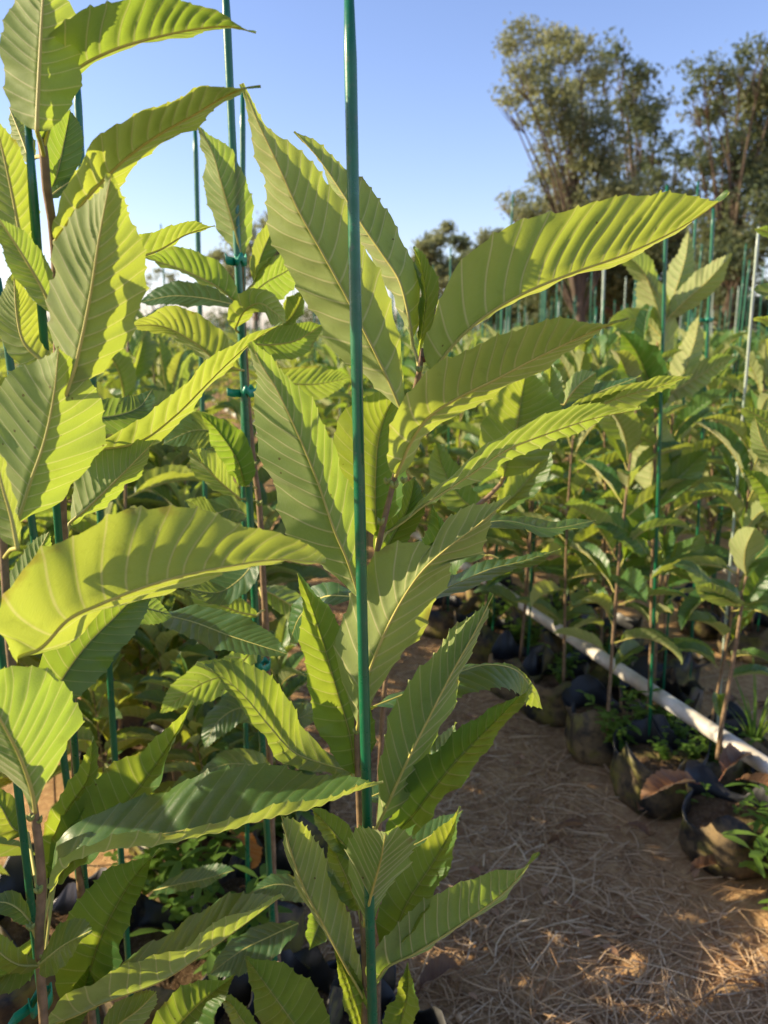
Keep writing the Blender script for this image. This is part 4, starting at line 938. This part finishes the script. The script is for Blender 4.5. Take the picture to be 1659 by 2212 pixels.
for k, (x, y, z, s) in enumerate([(1500,1700,.20,.16),(1560,1685,.21,.14),(1600,1690,.22,.10),(1330,1700,.02,.09),(1400,1720,.02,.10),(1270,1560,.02,.08),(1490,1890,.02,.09),(1350,1790,.02,.07),(1260,1790,.02,.08),(1420,1690,.03,.10),(905,2150,.02,.12),(1180,1830,.02,.06)]):
    p = atz(x, y, z); o = obj('dead_leaf', DEAD[k % 3]); o.location = (*p[:2], z + .002); o.scale = (s, s * 1.1, s); o.rotation_euler = (rnd.gauss(0, .15), rnd.gauss(0, .12), rnd.uniform(0, 6.28))
    if k < 3: tag(o, 'large curled brown dead leaf lying on a grow bag by the path', 'dead leaf', 'dead leaves on the bags')
    else: tag(o, 'small brown dead leaf lying on the straw', 'dead leaf', 'dead leaves on the straw')
for k, (x, y, mat_) in enumerate([(480, 1795, 'leaf_orange'), (500, 1815, 'leaf_orange')]):
    p = atz(x, y, .28); me = DEAD[k].copy(); me.materials[0] = M[mat_]; o = obj('withered_leaf', me); o.location = p; o.scale = (.11, .11, .11); o.rotation_euler = (.3, .2 + k, .3 + k * .5)
    tag(o, ('red-orange' if k == 0 else 'yellow-orange') + ' withered leaf hanging among the left grow bags', 'withered leaf')
def litter():
    r = np.random.default_rng(77); n = 420; a = .5 + 5 * r.random(n) ** 1.3; lat = np.where(r.random(n) < .45, r.uniform(.35, 1.2, n), r.uniform(1.65, 2.2, n)); q = np.outer(lat, NX) + np.outer(a, UX)
    L = r.uniform(.012, .045, n); th = r.uniform(0, 6.28, n); d = np.stack([np.cos(th), np.sin(th), r.normal(0, .15, n)], -1); sd = np.stack([-np.sin(th), np.cos(th), r.normal(0, .25, n)], -1)
    z = ground_z(q[:, 0], q[:, 1]) + .012; base = np.c_[q, z]; V = []
    for t, w, up in ((-.5, .02, 0), (-.15, .3, .02), (.2, .26, .04), (.5, .02, .0)):
        for e in (-1, 0, 1): V.append(base + d * (L * t)[:, None] + sd * (L * w * e)[:, None] + np.array((0, 0, 1)) * (L * (up + .18 * abs(e) * w / .3))[:, None])
    V = np.stack(V, 1).reshape(-1, 3); fb = np.array([(3 * i + j, 3 * i + j + 1, 3 * i + j + 4, 3 * i + j + 3) for i in range(3) for j in range(2)])
    Fq = (fb[None] + (np.arange(n) * 12)[:, None, None]).reshape(-1, 4)
    return mesh_np('litter', V, Fq, M['litter'], {'tint': ('FLOAT', np.repeat(r.random(n), 12))})
M['litter'] = tint_mat('leaf_litter', (.12, .06, .03), (.28, .14, .07), (.42, .27, .15), .7)
tag(obj('leaf_litter', litter()), 'scattered brown flakes of dead leaves on the soil', 'leaf litter', kind='stuff')
def scrap():
    n = 12; t = np.linspace(0, 1, n); w = .011 * np.sin(np.pi * np.clip(t, .06, .97)) ** .6; V = []
    for e in (-1, 0, 1): V.append(np.c_[t * .085, e * w, .004 + .012 * t * t + abs(e) * .003 + .002 * np.sin(t * 9 + e)])
    V = np.concatenate(V); fl = [(a * n + k, a * n + k + 1, (a + 1) * n + k + 1, (a + 1) * n + k) for a in range(2) for k in range(n - 1)]
    o = obj('plastic_scrap', mesh_np('scrap', V, fl, M['scrap'])); md = o.modifiers.new('t', 'SOLIDIFY'); md.thickness = .0008; return o
o = scrap(); p = atz(945, 1930, .02); o.location = (p[0], p[1], .012); o.rotation_euler[2] = R(-75); tag(o, 'narrow white scrap of plastic lying on the straw', 'scrap')
